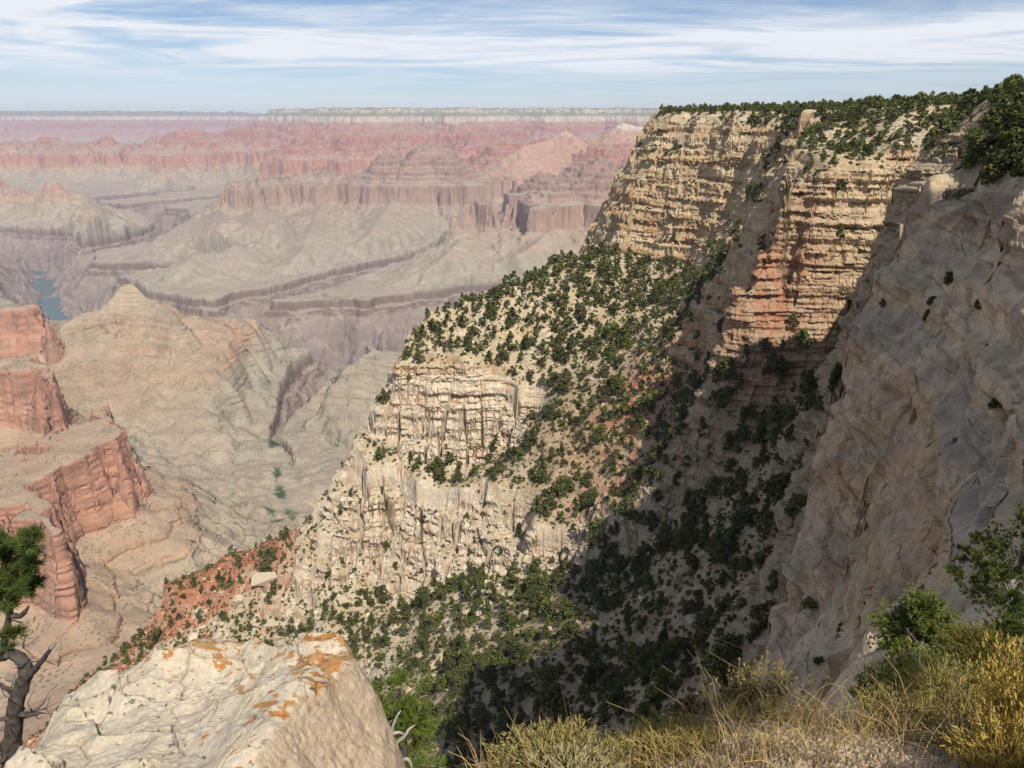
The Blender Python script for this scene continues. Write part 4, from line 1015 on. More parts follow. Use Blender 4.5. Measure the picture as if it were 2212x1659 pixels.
# lighter copies for the rest of the wood
LITE = []
for k, (w, nc, nl, lf, tp) in enumerate([(.8, 8, 20, .105, .45), (.6, 8, 20, .095, .3), (.95, 9, 20, .11, .5), (.7, 8, 20, .10, .4)]):
    V, Fc, MI = clump_tree(300 + k, 1, w, nc, nl, lf, tp, 0.05, trunk_r=0.03)
    LITE.append((V, Fc, np.where(MI == 1, 1 + (k % 2), 0)))
r_ = ~isfirst
me = scatter_mesh('slope_woodland', LITE, xs[r_], ys[r_], zs[r_] - 0.05 * hh[r_], hh[r_], [M_bark, M_jun, M_pin])
link('slope_woodland', me, 'stuff')
# ---- the wood on the plateau
xs, ys = candidates(30000, 30, 620, 120, 760)
zs = near_z(xs, ys); u, v, d = project(xs, ys, zs)
rimw = (zs > -24) & (u > 600) & (u < 1060) & (v < 260) & visible(xs, ys, zs, 6.0)
zx, zy = grad_at(xs, ys); sl = np.hypot(zx, zy)
rimw &= (sl < 1.3) & (rng.random(len(xs)) < np.where(d > 520, 0.25, np.where(zs > 3.5, 0.5, 0.75)))
xs, ys, zs, d, u, v = (q[rimw] for q in (xs, ys, zs, d, u, v))
hh = np.clip(rng.gamma(12, 0.36, len(xs)), 2.4, 7) * np.where(zs > 0.5, 1.0, 0.8)
near_ = d < 230
me = scatter_mesh('plateau_woodland', LITE, xs[~near_], ys[~near_], zs[~near_] - 0.1, hh[~near_], [M_bark, M_jun, M_pin])
link('plateau_woodland', me, 'stuff')
for k in np.nonzero(near_)[0][:90]:
    o = link('juniper_tree', TREE_ME[rng.integers(0, len(TREE_ME))], None, 'bushy green juniper on the rocky rim behind the near grey cliff', 'tree', 'junipers on the rim')
    o.location = (xs[k], ys[k], zs[k] - 0.1); o.scale = (hh[k], hh[k], hh[k] * 0.95); o.rotation_euler = (0, 0, rng.uniform(0, 6.28))
print('plateau trees', len(xs), int(near_.sum()), round(time.time() - T0, 1))
# ---- low brush, far too much to count
def bush_proto(seed, n, leaf):
    r = np.random.default_rng(seed)
    dirs = r.normal(size=(n, 3)); dirs[:, 2] = np.abs(dirs[:, 2]); dirs /= np.linalg.norm(dirs, axis=1)[:, None]
    c = dirs * (0.35 + 0.2 * r.random(n))[:, None] * np.array([1, 1, 0.8])
    u_ = np.cross(dirs, r.normal(size=(n, 3))); u_ /= np.linalg.norm(u_, axis=1)[:, None]; v_ = np.cross(dirs, u_)
    P = np.stack([c + u_ * leaf, c - u_ * leaf * .5 + v_ * leaf * .9, c - u_ * leaf * .5 - v_ * leaf * .9], 1).reshape(-1, 3)
    return P, np.arange(n * 3).reshape(-1, 3), np.full(n, seed % 3)
BUSH = [bush_proto(k, 26, 0.26) for k in range(6)]
xs, ys = candidates(95000, -340, 240, 60, 640)
zs = near_z(xs, ys); u, v, d = project(xs, ys, zs)
ok = (u > -10) & (u < 1034) & (v > 95) & (v < 780) & (zs < 4)
xs, ys, zs, d = (q[ok] for q in (xs, ys, zs, d))
zx, zy = grad_at(xs, ys); sl = np.hypot(zx, zy)
pt = fbm(xs / 25, ys / 25, 3, 521)
ok = (sl < 1.9) & (rng.random(len(xs)) < np.clip(0.5 + 0.6 * pt, .05, 1)) & visible(xs, ys, zs, 0.8)
xs, ys, zs, d = (q[ok] for q in (xs, ys, zs, d))
me = scatter_mesh('low_brush', BUSH, xs, ys, zs - 0.08, rng.gamma(5, 0.22, len(xs)) + 0.4, [M_brush, M_jun, M_pin])
link('low_brush', me, 'stuff')
print('brush', len(xs), round(time.time() - T0, 1))
# ------------------------------------------------------------------ boulders and rubble on the slopes
M_stone = rock_material('talus_stone', 1.2, 0.6, 0.15, 0.22)
M_stone.node_tree.nodes['Attribute'].attribute_name = 'none'
_st = M_stone.node_tree
_rp = nd(_st, 'ShaderNodeValToRGB'); _ge = nd(_st, 'ShaderNodeNewGeometry')
_rp.color_ramp.elements[0].color = (.44, .35, .24, 1); _rp.color_ramp.elements[1].color = (.60, .51, .38, 1)
lk(_st, _ge, 'Random Per Island', _rp, 0)
for l_ in list(_st.links):
    if l_.from_node.type == 'ATTRIBUTE':
        tgt = l_.to_socket; _st.links.remove(l_); _st.links.new(_rp.outputs[0], tgt)
def rock_shape(seed, cuts=9, flat=0.7):
    """a broken block: a cube-like lump cut by random planes, as a small closed mesh"""
    import bmesh
    r = np.random.default_rng(seed)
    bm = bmesh.new()
    bmesh.ops.create_cube(bm, size=2.0)
    for k in range(cuts):
        nrm = r.normal(size=3); nrm /= np.linalg.norm(nrm)
        g = bm.verts[:] + bm.edges[:] + bm.faces[:]
        res = bmesh.ops.bisect_plane(bm, geom=g, plane_co=tuple(nrm * r.uniform(0.62, 1.0)), plane_no=tuple(nrm), clear_outer=True)
        ed = [e for e in res['geom_cut'] if isinstance(e, bmesh.types.BMEdge)]
        if ed:
            bmesh.ops.contextual_create(bm, geom=ed)
    bmesh.ops.triangulate(bm, faces=bm.faces[:])
    V = np.array([v.co[:] for v in bm.verts]) * np.array([1, r.uniform(.6, .9), flat * r.uniform(.6, 1)]) * 0.5
    bm.verts.index_update()
    Fc = np.array([[v.index for v in f.verts] for f in bm.faces])
    bm.free()
    return V, Fc, np.zeros(len(Fc), int)
RK = [rock_shape(700 + k, 8) for k in range(10)]
xs, ys = candidates(26000, -340, 240, 120, 620)
zs = near_z(xs, ys); u, v, d = project(xs, ys, zs)
ok = (u > -10) & (u < 1034) & (v > 200) & (v < 780) & (zs < -80)
xs, ys, zs, d = (q[ok] for q in (xs, ys, zs, d))
zx, zy = grad_at(xs, ys); sl = np.hypot(zx, zy)
pt = fbm(xs / 30, ys / 30, 3, 541)
ok = (sl < 1.1) & (rng.random(len(xs)) < np.clip(0.35 + 0.8 * pt, .03, 1)) & visible(xs, ys, zs, 0.5)
xs, ys, zs = (q[ok] for q in (xs, ys, zs))
me = scatter_mesh('rubble', RK, xs, ys, zs, 0.3 + rng.gamma(1.5, 0.62, len(xs)), [M_stone])
link('rubble', me, 'stuff')
print('rubble', len(xs), round(time.time() - T0, 1))
BIG = [rock_shape(800 + k, 6, 0.75) for k in range(5)]
BIG_ME = [tri_mesh('boulder', V, Fc, [M_stone]) for V, Fc, _ in BIG]
def boulder(px, py, z, w, label, seed, tilt_=(0, 0, 0), sc_=(1, .8, .7), group=None):
    p = W(px, py, z=z)
    zz_ = near_z(p[0], p[1])[0]
    # the point of the slope that lies behind this spot of the photograph
    dx, dy, dz = ray(px, py); best = None
    for yy in np.arange(p[1] * 0.8, p[1] * 1.25, 1.0):
        xx = dx / dy * yy; zg = near_z(xx, yy)[0]; e = dz / dy * yy - zg
        if best is None and e < 0: best = (xx, yy, zg)
    xx, yy, zg = best if best else (p[0], p[1], zz_)
    o = link('boulder', BIG_ME[seed % 5], None, label, 'boulder', group)
    o.location = (xx, yy, zg + w * 0.10); o.scale = (w * sc_[0], w * sc_[1], w * sc_[2]); o.rotation_euler = tilt_
    return o
boulder(575, 1258, -285, 18, 'huge pale five sided slab, the largest on the lower rubble slope', 0, (-0.55, 0.12, 0.25), (1.0, .42, 1.15))
boulder(515, 1302, -300, 11, 'white pointed boulder below and left of the huge pale slab', 1, (0.3, 0.1, 0.9), (.8, .6, 1.2))
boulder(420, 1382, -320, 8, 'pale block low on the rubble slope, just above the lichened rock', 2, (0.2, 0.1, 0.4))
boulder(385, 1405, -325, 7, 'pale slab beside the red soil edge above the lichened rock', 3, (0.3, 0, 1.2))
boulder(570, 1355, -300, 14, 'long low tan slab lying across the middle of the rubble slope', 1, (0.1, 0.0, 0.1), (1.4, .5, .35))
boulder(700, 1250, -272, 12, 'long leaning pale slab between the junipers of the rubble slope', 4, (0.6, 0.1, -0.6), (.6, .5, 1.5))
boulder(745, 1300, -280, 8, 'pale slab under the foot of the jointed cliffs', 0, (0.4, 0.2, 0.6))
boulder(1335, 1285, -190, 10, 'broad grey boulder among dark trees on the shaded slope', 2, (0.1, 0.05, 0.4), (1.2, .8, .6))
boulder(1180, 1365, -205, 6, 'upright pale boulder near the edge of the shade', 3, (0.2, 0.1, 0.5), (.8, .7, 1.0))
boulder(1060, 1305, -225, 6, 'white split boulder in the wooded ravine', 4, (0.2, 0.3, 0.2), (1.2, .7, .6))
boulder(1130, 1590, -205, 7, 'dark slab low on the shaded slope', 1, (0.3, 0.1, 0.9), (1.1, .6, .5))
boulder(1500, 1345, -150, 6, 'grey boulder under shaded trees near the near cliff', 0, (0.1, 0.2, 0.4))
boulder(1240, 1160, -190, 5, 'pale boulder lying on the sunlit ground just above the ravine trees', 2, (0.2, 0, 0.1))
boulder(1660, 620, -95, 5, 'pale block on the ledges below the sunlit tan buttress', 3, (0.1, 0, 0.6))
# ------------------------------------------------------------------ the lichened rock in front
rk_pts = []
def rp_(px, py, y): rk_pts.append(W(px, py, y=y))
for q in [(140, 1500, 3.95), (235, 1478, 4.15), (330, 1440, 4.35), (420, 1402, 4.5), (500, 1400, 4.5), (545, 1408, 4.45), (600, 1394, 4.45), (680, 1385, 4.35), (748, 1388, 4.2), (765, 1420, 4.0),
          (300, 1550, 3.65), (400, 1490, 3.95), (480, 1455, 4.1), (560, 1470, 3.95), (640, 1450, 3.95), (720, 1420, 4.05), (560, 1440, 4.15),
          (700, 1470, 3.62), (640, 1512, 3.42), (590, 1555, 3.22), (562, 1600, 3.1), (548, 1659, 2.95), (450, 1580, 3.4), (350, 1620, 3.25), (450, 1640, 3.1),
          (112, 1570, 3.6), (55, 1622, 3.35), (15, 1659, 3.15), (300, 1655, 3.02), (150, 1620, 3.3), (200, 1560, 3.65),
          (730, 1500, 3.66), (775, 1465, 3.85), (815, 1490, 3.95), (838, 1540, 3.85), (852, 1600, 3.65), (860, 1659, 3.45), (700, 1560, 3.42), (690, 1640, 3.24), (790, 1560, 3.68), (780, 1640, 3.4)]:
    rp_(*q)
for (x_, y_, z_) in [(-3.6, 4.4, -5.6), (-2.9, 4.9, -6.2), (-2.2, 5.2, -6.6), (-1.6, 5.4, -6.8), (-.9, 5.2, -6.8), (-.45, 4.7, -6.6), (-.28, 4.2, -6.0), (-.3, 3.7, -5.4), (-.2, 3.2, -4.6), (-.4, 2.9, -3.7), (-.6, 2.6, -3.3), (-1.5, 2.5, -2.9), (-2.5, 2.8, -3.3), (-3.2, 3.2, -4.3), (-3.7, 3.7, -5.3), (-1.0, 2.0, -3.0), (-3, 2, -3.5)]:
    rk_pts.append(np.array([x_, y_, z_]))
rock_rbf = RBF(rk_pts, 0.001)
AZr = np.radians(np.arange(-52, 2.0, 0.055))
RRr = np.exp(np.linspace(math.log(2.3), math.log(6.4), 1100))
x = np.sin(AZr)[:, None] * RRr[None]; y = np.cos(AZr)[:, None] * RRr[None]
h, gx, gy = rock_rbf(x, y)
# slabs: the top splits into sheets that step up towards the far edge
wx = fbm(x / 0.5, y / 0.5, 3, 601) * 0.12; wy = fbm(x / 0.5, y / 0.5, 3, 602) * 0.12
s_ = (0.35 * x + 0.95 * y + wx * 2.2)
sheet = np.mod(s_ / 0.36, 1.0)
rl = np.array([W(a_, b_, y=c_) for a_, b_, c_ in ((540, 1690, 2.8), (548, 1659, 2.95), (562, 1600, 3.1), (590, 1555, 3.22), (640, 1512, 3.42), (700, 1470, 3.62), (735, 1440, 3.82), (760, 1425, 4.0), (775, 1415, 4.2))])
xl = np.interp(y, rl[:, 1], rl[:, 0]) + fbm(x / 0.25, y / 0.25, 3, 600) * 0.03
front = sstep(-0.02, 0.06, x - xl)                                              # the coarse face turned to the right
h = h - front * np.clip(x - xl, 0, 0.5) * 0.35
topm = (1 - front) * sstep(1.5, 0.8, np.hypot(gx, gy))
h = h + topm * (sheet ** 3 - 0.3) * 0.075
h = h + fbm(x / 0.8, y / 0.8, 4, 603) * 0.055 + fbm(x / 0.17, y / 0.17, 4, 604) * 0.020 + fbm(x / 0.035, y / 0.035, 3, 605) * 0.0045 * (1 + 1.4 * front)
pc, pe = cell((x + wx) / 0.34, (y + wy) / 0.2, 606)
h = h - sstep(0.05, 0.0, pe) * 0.03 * topm - (pc - 0.5) * 0.035 * topm
pit = sstep(0.35, 0.6, fbm(x / 0.12, y / 0.12, 3, 607))
h = h - pit * 0.022 * (0.4 + front)
fi = polar_sample(AZr, RRr, h, 900, 0.05)
Rr = take(np.broadcast_to(RRr[None], h.shape), fi); Zr = take(h, fi); FRr = take(front, fi); SHr = take(sheet, fi); PEr = take(pe.astype(float), fi); PIr = take(pit, fi)
Xr = np.sin(AZr)[:, None] * Rr; Yr = np.cos(AZr)[:, None] * Rr
# coarse face: pocked sideways too
Xr2 = Xr + fbm(Yr / 0.10, Zr / 0.10, 4, 608) * 0.02 * FRr; Yr2 = Yr - fbm(Xr / 0.10, Zr / 0.10, 4, 609) * 0.02 * FRr
c = mixv(np.array([.56, .475, .345]), np.array([.47, .41, .33]), sstep(-0.1, 0.5, fbm(Xr / 0.45, Yr / 0.45, 4, 611)))
wsh = sstep(0.0, 0.5, fbm(Xr / 0.25, Yr / 0.25, 4, 612)) * 0.5
c = c * (1 - wsh[..., None]) + np.array([.62, .55, .44], f32) * wsh[..., None]
cf = mixv(np.array([.42, .315, .21]), np.array([.50, .40, .28]), sstep(-0.3, 0.4, fbm(Xr / 0.05, Zr / 0.07, 4, 613)))
c = c * (1 - FRr[..., None]) + cf * FRr[..., None]
gcr = sstep(0.16, 0.0, PEr) * 0.45 * (1 - FRr) * sstep(-0.2, 0.3, fbm(Xr / 0.3, Yr / 0.3, 2, 614))
c = c * (1 - gcr[..., None]) + np.array([.30, .27, .22], f32) * gcr[..., None]
# orange lichen in broken mats, thickest along the far crest and the sheet edges; dark lichen specks
px_, py_, _d = project(Xr, Yr, Zr)
crest = np.exp(-((Xr + 1.15 - 0.12 * (Yr - 3.7)) / 0.42) ** 2) * sstep(3.0, 3.5, Yr) + 0.9 * np.exp(-(((Xr + 1.95) / 0.45) ** 2 + ((Yr - 4.35) / 0.28) ** 2))
lm = fbm(Xr / 0.075, Yr / 0.045, 4, 621, 0.6) + 0.55 * fbm(Xr / 0.3, Yr / 0.2, 2, 622)
lich = sstep(0.34, 0.42, lm + 0.58 * crest - 0.15) * (1 - FRr)
lich = np.maximum(lich, sstep(0.50, 0.60, fbm(Xr / 0.035, Zr / 0.06, 3, 623)) * FRr)
lc = mixv(np.array([.40, .165, .04]), np.array([.36, .23, .085]), sstep(-0.2, 0.5, fbm(Xr / 0.08, Yr / 0.08, 3, 624)))
c = c * (1 - 0.92 * lich[..., None]) + lc * (0.92 * lich[..., None])
dk = sstep(0.40, 0.48, fbm(Xr / 0.05, Yr / 0.03, 4, 625) + 0.25 * vnoise(Xr / 0.4, Yr / 0.4, 626) + 0.12 * sstep(0.3, 0.0, PEr)) * (1 - 0.6 * FRr)
c = c * (1 - 0.85 * dk[..., None]) + np.array([.10, .095, .085], f32) * (0.85 * dk[..., None])
gp = sstep(0.25, 0.5, fbm(Xr / 0.35 + 5, Yr / 0.2, 4, 627)) * 0.6 * (1 - FRr)
c = c * (1 - gp[..., None]) + np.array([.36, .32, .26], f32) * gp[..., None]
pk = PIr * FRr * 0.45
c = c * (1 - pk[..., None]) + np.array([.30, .23, .16], f32) * pk[..., None]
M_lich = rock_material('lichened_limestone', 30.0, 0.9, 0.018, 0.2)
me = grid_mesh('boulder', Xr2, Yr2, Zr, np.clip(c, .02, .85), smooth=True); me.materials.append(M_lich)
link('boulder', me, None, 'big cream limestone rock with orange lichen and a coarse pitted right face, nearest the viewer', 'rock')
print('rock', round(time.time() - T0, 1))

# ------------------------------------------------------------------ plants close by
def ribbons(P, width, taper=0.15, r=None):
    """P (n,k,3) centre lines -> triangles of thin blades"""
    n, k, _ = P.shape
    r = r or rng
    d = P[:, -1] - P[:, 0]
    s = np.cross(d, r.normal(size=(n, 3))); s /= np.linalg.norm(s, axis=1)[:, None] + 1e-9
    w = (np.asarray(width) * np.ones(n))[:, None, None] * np.linspace(1, taper, k)[None, :, None]
    A = P + s[:, None] * w; B = P - s[:, None] * w
    V = np.concatenate([A, B], 1).reshape(-1, 3)
    f = []
    for i in range(k - 1):
        f += [(i, k + i, k + i + 1), (i, k + i + 1, i + 1)]
    f = np.array(f)
    Fc = (np.arange(n)[:, None, None] * (2 * k) + f[None]).reshape(-1, 3)
    return V, Fc
def merge(parts):
    VV = []; FF = []; MM = []; nv = 0
    for V, Fc, m in parts:
        VV.append(V); FF.append(Fc + nv); MM.append(np.full(len(Fc), m)); nv += len(V)
    return np.concatenate(VV), np.concatenate(FF), np.concatenate(MM)
def tube_path(path, radii, k=8, rough=0.0, seed=0):
    P = np.array(path, float); n0 = len(P)
    t = np.linspace(0, n0 - 1, (n0 - 1) * 6 + 1)
    # Catmull-Rom through the points
    Q = []
    for tt_ in t:
        i = min(int(tt_), n0 - 2); f_ = tt_ - i
        p0, p1, p2, p3 = P[max(i - 1, 0)], P[i], P[i + 1], P[min(i + 2, n0 - 1)]
        Q.append(0.5 * ((2 * p1) + (-p0 + p2) * f_ + (2 * p0 - 5 * p1 + 4 * p2 - p3) * f_ ** 2 + (-p0 + 3 * p1 - 3 * p2 + p3) * f_ ** 3))
    Q = np.array(Q); R = np.interp(t, np.arange(n0), radii)
    T = np.gradient(Q, axis=0); T /= np.linalg.norm(T, axis=1)[:, None]
    ref = np.array([0.31, 0.77, 0.21]); u = np.cross(T, ref); u /= np.linalg.norm(u, axis=1)[:, None]; v = np.cross(T, u)
    a = np.linspace(0, 2 * math.pi, k + 1)[:-1]
    r = np.random.default_rng(seed)
    rr_ = R[:, None] * (1 + rough * r.normal(size=(len(Q), k)))
    V = (Q[:, None] + rr_[..., None] * (np.cos(a)[None, :, None] * u[:, None] + np.sin(a)[None, :, None] * v[:, None])).reshape(-1, 3)
    F_ = []
    for i in range(len(Q) - 1):
        for j in range(k):
            b = (j + 1) % k
            F_ += [(i * k + j, i * k + b, (i + 1) * k + b), (i * k + j, (i + 1) * k + b, (i + 1) * k + j)]
    e = len(Q) - 1
    for j in range(1, k - 1): F_.append((e * k, e * k + j, e * k + j + 1))
    return V, np.array(F_)
def root(name, loc, label, cat, group=None):
    o = bpy.data.objects.new(name, None); sc.collection.objects.link(o); o.location = loc
    o.empty_display_size = 0.1
    o['label'] = label; o['category'] = cat
    if group: o['group'] = group
    return o
def part(name, V, Fc, mats, parent, mi=None, smooth=False):
    V = np.asarray(V) - np.array(parent.location)
    me = tri_mesh(name, V, Fc, mats, mi, smooth)
    o = bpy.data.objects.new(name, me); sc.collection.objects.link(o); o.parent = parent
    return o
M_needle = leaf_material('needles', (.105, .150, .038), 0.4)
M_needle_dk = leaf_material('dark_needles', (.075, .112, .032), 0.4)
M_scale = leaf_material('juniper_sprays', (.135, .175, .055), 0.4)
M_dead = plain_material('weathered_wood', (.36, .33, .29), 0.9, 30, 0.3, 0.003)
M_pbark = plain_material('pinyon_bark', (.085, .070, .060), 0.95, 22, 0.5, 0.012)
M_gold = leaf_material('golden_florets', (.31, .235, .085), 0.4)
M_yel = leaf_material('yellow_green_stems', (.27, .232, .105), 0.4)
M_olive = leaf_material('olive_stems', (.125, .120, .040), 0.35)
M_sage = leaf_material('sage_stems', (.25, .235, .165), 0.3)
M_straw = leaf_material('straw', (.40, .30, .175), 0.4)
M_twig = leaf_material('dry_twigs', (.23, .18, .12), 0.35)
M_dry = leaf_material('dry_leaves', (.24, .20, .075), 0.5)
def tufts(cen, dirs, n, ln, wd, spread, r):
    """needle tufts: n needles radiating from every centre about a direction"""
    m = len(cen)
    c = np.repeat(cen, n, 0); d = np.repeat(dirs, n, 0) + r.normal(size=(m * n, 3)) * spread
    d /= np.linalg.norm(d, axis=1)[:, None]
    L = ln * (0.6 + 0.7 * r.random(m * n))[:, None]
    P = np.stack([c, c + d * L], 1)
    return ribbons(P, wd, 0.3, r)
def conifer_crown(blobs, n_tuft, n_needle, ln, wd, seed, spread=0.75, inner=0.3):
    """blobs: (x, y, z, rx, rz, weight)"""
    r = np.random.default_rng(seed); cen = []; dr = []
    for bx_, by_, bz_, rx_, rz_, w_ in blobs:
        m = int(n_tuft * w_)
        d = r.normal(size=(m, 3)); d /= np.linalg.norm(d, axis=1)[:, None]
        # sub-clumps make the outline uneven
        k = max(6, m // 13); cd = r.normal(size=(k, 3)); cd /= np.linalg.norm(cd, axis=1)[:, None]
        pick = r.integers(0, k, m)
        d2 = cd[pick] * 0.95 + d * 0.32
        rad = (inner + (1 - inner) * r.random(m) ** 0.6)[:, None] * (0.75 + 0.5 * r.random(k))[pick][:, None]
        cen.append(np.array([bx_, by_, bz_]) + d2 * rad * np.array([rx_, rx_, rz_])); dr.append(d2 + np.array([0, 0, 0.45]))
    return tufts(np.concatenate(cen), np.concatenate(dr), n_needle, ln, wd, spread, r)
def pt(px, py, y): return W(px, py, y=y)
# gnarled pine at the left edge
base = pt(20, 1690, 4.45)
pine = root('pinyon_pine', base, 'gnarled dark pinyon pine at the left edge with a bare grey limb', 'tree')
V, Fc = tube_path([pt(16, 1760, 4.4), pt(22, 1659, 4.5), pt(29, 1575, 4.5), pt(33, 1527, 4.5), pt(48, 1479, 4.5), pt(56, 1446, 4.5), pt(43, 1422, 4.52), pt(19, 1412, 4.55), pt(-12, 1418, 4.6), pt(-60, 1380, 4.7), pt(-90, 1280, 4.8)], [.07, .062, .055, .052, .048, .044, .04, .036, .032, .026, .014], 14, 0.12, 3)
part('trunk', V, Fc, [M_pbark], pine, smooth=True)
V, Fc = tube_path([pt(54, 1470, 4.48), pt(74, 1448, 4.45), pt(93, 1424, 4.42), pt(108, 1404, 4.4), pt(124, 1384, 4.38)], [.026, .022, .018, .013, .005], 8, 0.08, 5)
dl = part('dead_limb', V, Fc, [M_pbark, M_dead], pine, np.where(np.arange(len(Fc)) > len(Fc) * 0.78, 1, 0), True)
for k, pth in enumerate([[(34, 1545, 4.5), (10, 1553, 4.45), (-15, 1556, 4.4)], [(36, 1540, 4.5), (62, 1545, 4.45), (85, 1540, 4.42)], [(50, 1480, 4.5), (20, 1490, 4.48), (-10, 1470, 4.45)], [(30, 1600, 4.5), (8, 1640, 4.45), (-10, 1650, 4.4)], [(5, 1412, 4.55), (20, 1330, 4.55), (34, 1270, 4.6), (40, 1210, 4.6)], [(-30, 1400, 4.6), (-10, 1300, 4.6), (5, 1220, 4.65)], [(20, 1330, 4.55), (45, 1330, 4.5), (62, 1310, 4.48)]]):
    V, Fc = tube_path([pt(*q) for q in pth], np.linspace(.028, .008, len(pth)), 6, 0.08, 20 + k)
    part('branch', V, Fc, [M_pbark], pine, smooth=True)
tw = []
rt_ = np.random.default_rng(5)
for (px, py) in [(60, 1430), (50, 1400), (40, 1440), (55, 1540), (70, 1538), (20, 1500), (0, 1480), (30, 1395), (45, 1345), (15, 1560), (80, 1535)]:
    for k in range(4):
        a = pt(px, py, 4.5); dxy = rt_.normal(0, 1, 3) * np.array([.10, .08, .06]) + np.array([.07, 0, .04])
        tw.append([a, a + dxy * 0.5 + rt_.normal(0, .012, 3), a + dxy + rt_.normal(0, .02, 3)])
V, Fc = ribbons(np.array(tw), 0.006, 0.3, rt_)
part('twigs', V, Fc, [M_pbark], pine)
rb = np.random.default_rng(77)
bl_ = [(*pt(rb.uniform(-45, 82), rb.uniform(1150, 1305), 4.55 + rb.normal(0, .12)), rb.uniform(.045, .085), rb.uniform(.03, .055), rb.uniform(.35, .7)) for k in range(34)]
bl_ += [(*pt(32, 1366, 4.5), .06, .04, .35), (*pt(6, 1376, 4.5), .08, .045, .35), (*pt(10, 1402, 4.5), .05, .03, .2), (*pt(3, 1625, 4.5), .07, .05, .3)]
V, Fc = conifer_crown(bl_, 95, 12, .05, .0026, 31, 0.6, 0.15)
part('foliage', V, Fc, [M_needle_dk], pine)
# bright pinyon behind the rock with dead grey boughs
b0 = pt(880, 1720, 4.6)
pin2 = root('pinyon_pine', b0, 'bright green young pinyon tucked against the right side of the lichened rock', 'tree')
V, Fc = tube_path([pt(880, 1780, 4.6), pt(874, 1660, 4.65), pt(868, 1560, 4.7), pt(862, 1490, 4.7)], [.05, .04, .025, .01], 8, 0.05, 8)
part('trunk', V, Fc, [M_pbark], pin2, smooth=True)
bl_ = [(*pt(835, 1500, 4.6), .14, .11, .8), (*pt(872, 1490, 4.7), .15, .12, .9), (*pt(860, 1540, 4.6), .19, .13, 1.1), (*pt(902, 1545, 4.7), .14, .13, .9), (*pt(890, 1590, 4.65), .19, .12, 1.0), (*pt(840, 1575, 4.55), .11, .10, .5), (*pt(905, 1625, 4.7), .13, .09, .6), (*pt(900, 1680, 4.6), .19, .10, .9), (*pt(850, 1680, 4.5), .16, .08, .6)]
V, Fc = conifer_crown(bl_, 110, 12, .055, .0028, 32, 0.6)
part('foliage', V, Fc, [M_needle], pin2)
for k, pth in enumerate([[(858, 1680, 4.35), (848, 1620, 4.3), (846, 1580, 4.3), (856, 1550, 4.32), (866, 1535, 4.34)], [(848, 1610, 4.3), (872, 1592, 4.3), (884, 1575, 4.32), (897, 1566, 4.34)], [(855, 1650, 4.32), (880, 1640, 4.3), (890, 1660, 4.3), (898, 1690, 4.3)], [(846, 1585, 4.3), (860, 1582, 4.3), (872, 1586, 4.3)]]):
    V, Fc = tube_path([pt(*q) for q in pth], np.linspace(.017, .005, len(pth)), 6, 0.1, 40 + k)
    part('dead_branch', V, Fc, [M_dead], pin2, smooth=True)
def juniper(px, py, y, h, w, seed, label, mat, blobs=9, n=230, dead=7, leaf=.034, wd=.0042):
    b = pt(px, py, y); r = np.random.default_rng(seed)
    rt = root('juniper_shrub', b, label, 'tree')
    top = b + np.array([0.03 * h, 0, h * 0.9])
    V, Fc = tube_path([b - np.array([0, 0, .25 * h]), b + np.array([.04 * w, .0, h * .3]), b + np.array([-.03 * w, 0, h * .6]), top], [.035 * h, .03 * h, .02 * h, .006 * h], 8, 0.08, seed)
    part('trunk', V, Fc, [M_pbark], rt, smooth=True)
    bl = []
    for k in range(blobs):
        zf = (k + 0.6) / blobs
        a = k * 2.4 + r.random()
        prof = 0.55 + 0.45 * math.sin(math.pi * min(1, zf * 0.9 + 0.15))
        rad = w * 0.32 * prof * (0.5 + 0.6 * r.random())
        bl.append((b[0] + math.cos(a) * rad, b[1] + math.sin(a) * rad, b[2] + h * zf, w * .24 * prof, h * .13, 1.0))
    V, Fc = conifer_crown(bl, n, 13, leaf, wd, seed + 1, 0.6, 0.25)
    part('foliage', V, Fc, [mat], rt)
    for k in range(dead):
        z0 = h * (0.2 + 0.65 * r.random()); a = -2.6 + 2.2 * r.random()
        p0 = b + np.array([0, 0, z0]); e = p0 + np.array([math.cos(a) * w * .42, math.sin(a) * w * .40, h * .10 * r.normal()])
        V1, F1 = tube_path([p0, (p0 + e) / 2 + r.normal(0, .03, 3) * h, e], [.012 * h, .008 * h, .003 * h], 5, 0.1, seed + k)
        tw = []
        for q in range(7):
            s = (p0 + (e - p0) * (0.55 + 0.45 * r.random())); tw.append([s, s + r.normal(0, .05, 3) * h, s + r.normal(0, .08, 3) * h])
        V2, F2 = ribbons(np.array(tw), .0035 * h + .001, 0.3, r)
        V3, F3, _ = merge([(V1, F1, 0), (V2, F2, 0)])
        part('dead_branch', V3, F3, [M_dead], rt)
    return rt
juniper(1962, 1525, 6.0, 1.18, 1.05, 50, 'light green juniper with bare grey twigs, between grey cliff and olive fans', M_scale, 13, 400, 9)
juniper(2180, 1345, 9.0, 1.75, 1.15, 60, 'tall green juniper cut by the right edge, standing higher than the golden bushes', M_scale, 10, 220, 5, .042, .0055)
juniper(2165, 1440, 4.4, .52, .55, 70, 'low dark green bush at the right edge between the tall juniper and the golden bush', M_needle_dk, 7, 120, 2, .03, .003)
juniper(2105, 1268, 11.0, .9, .9, 75, 'dark rounded bush against the cliff left of the tall juniper', M_pin, 7, 120, 2, .05, .007)
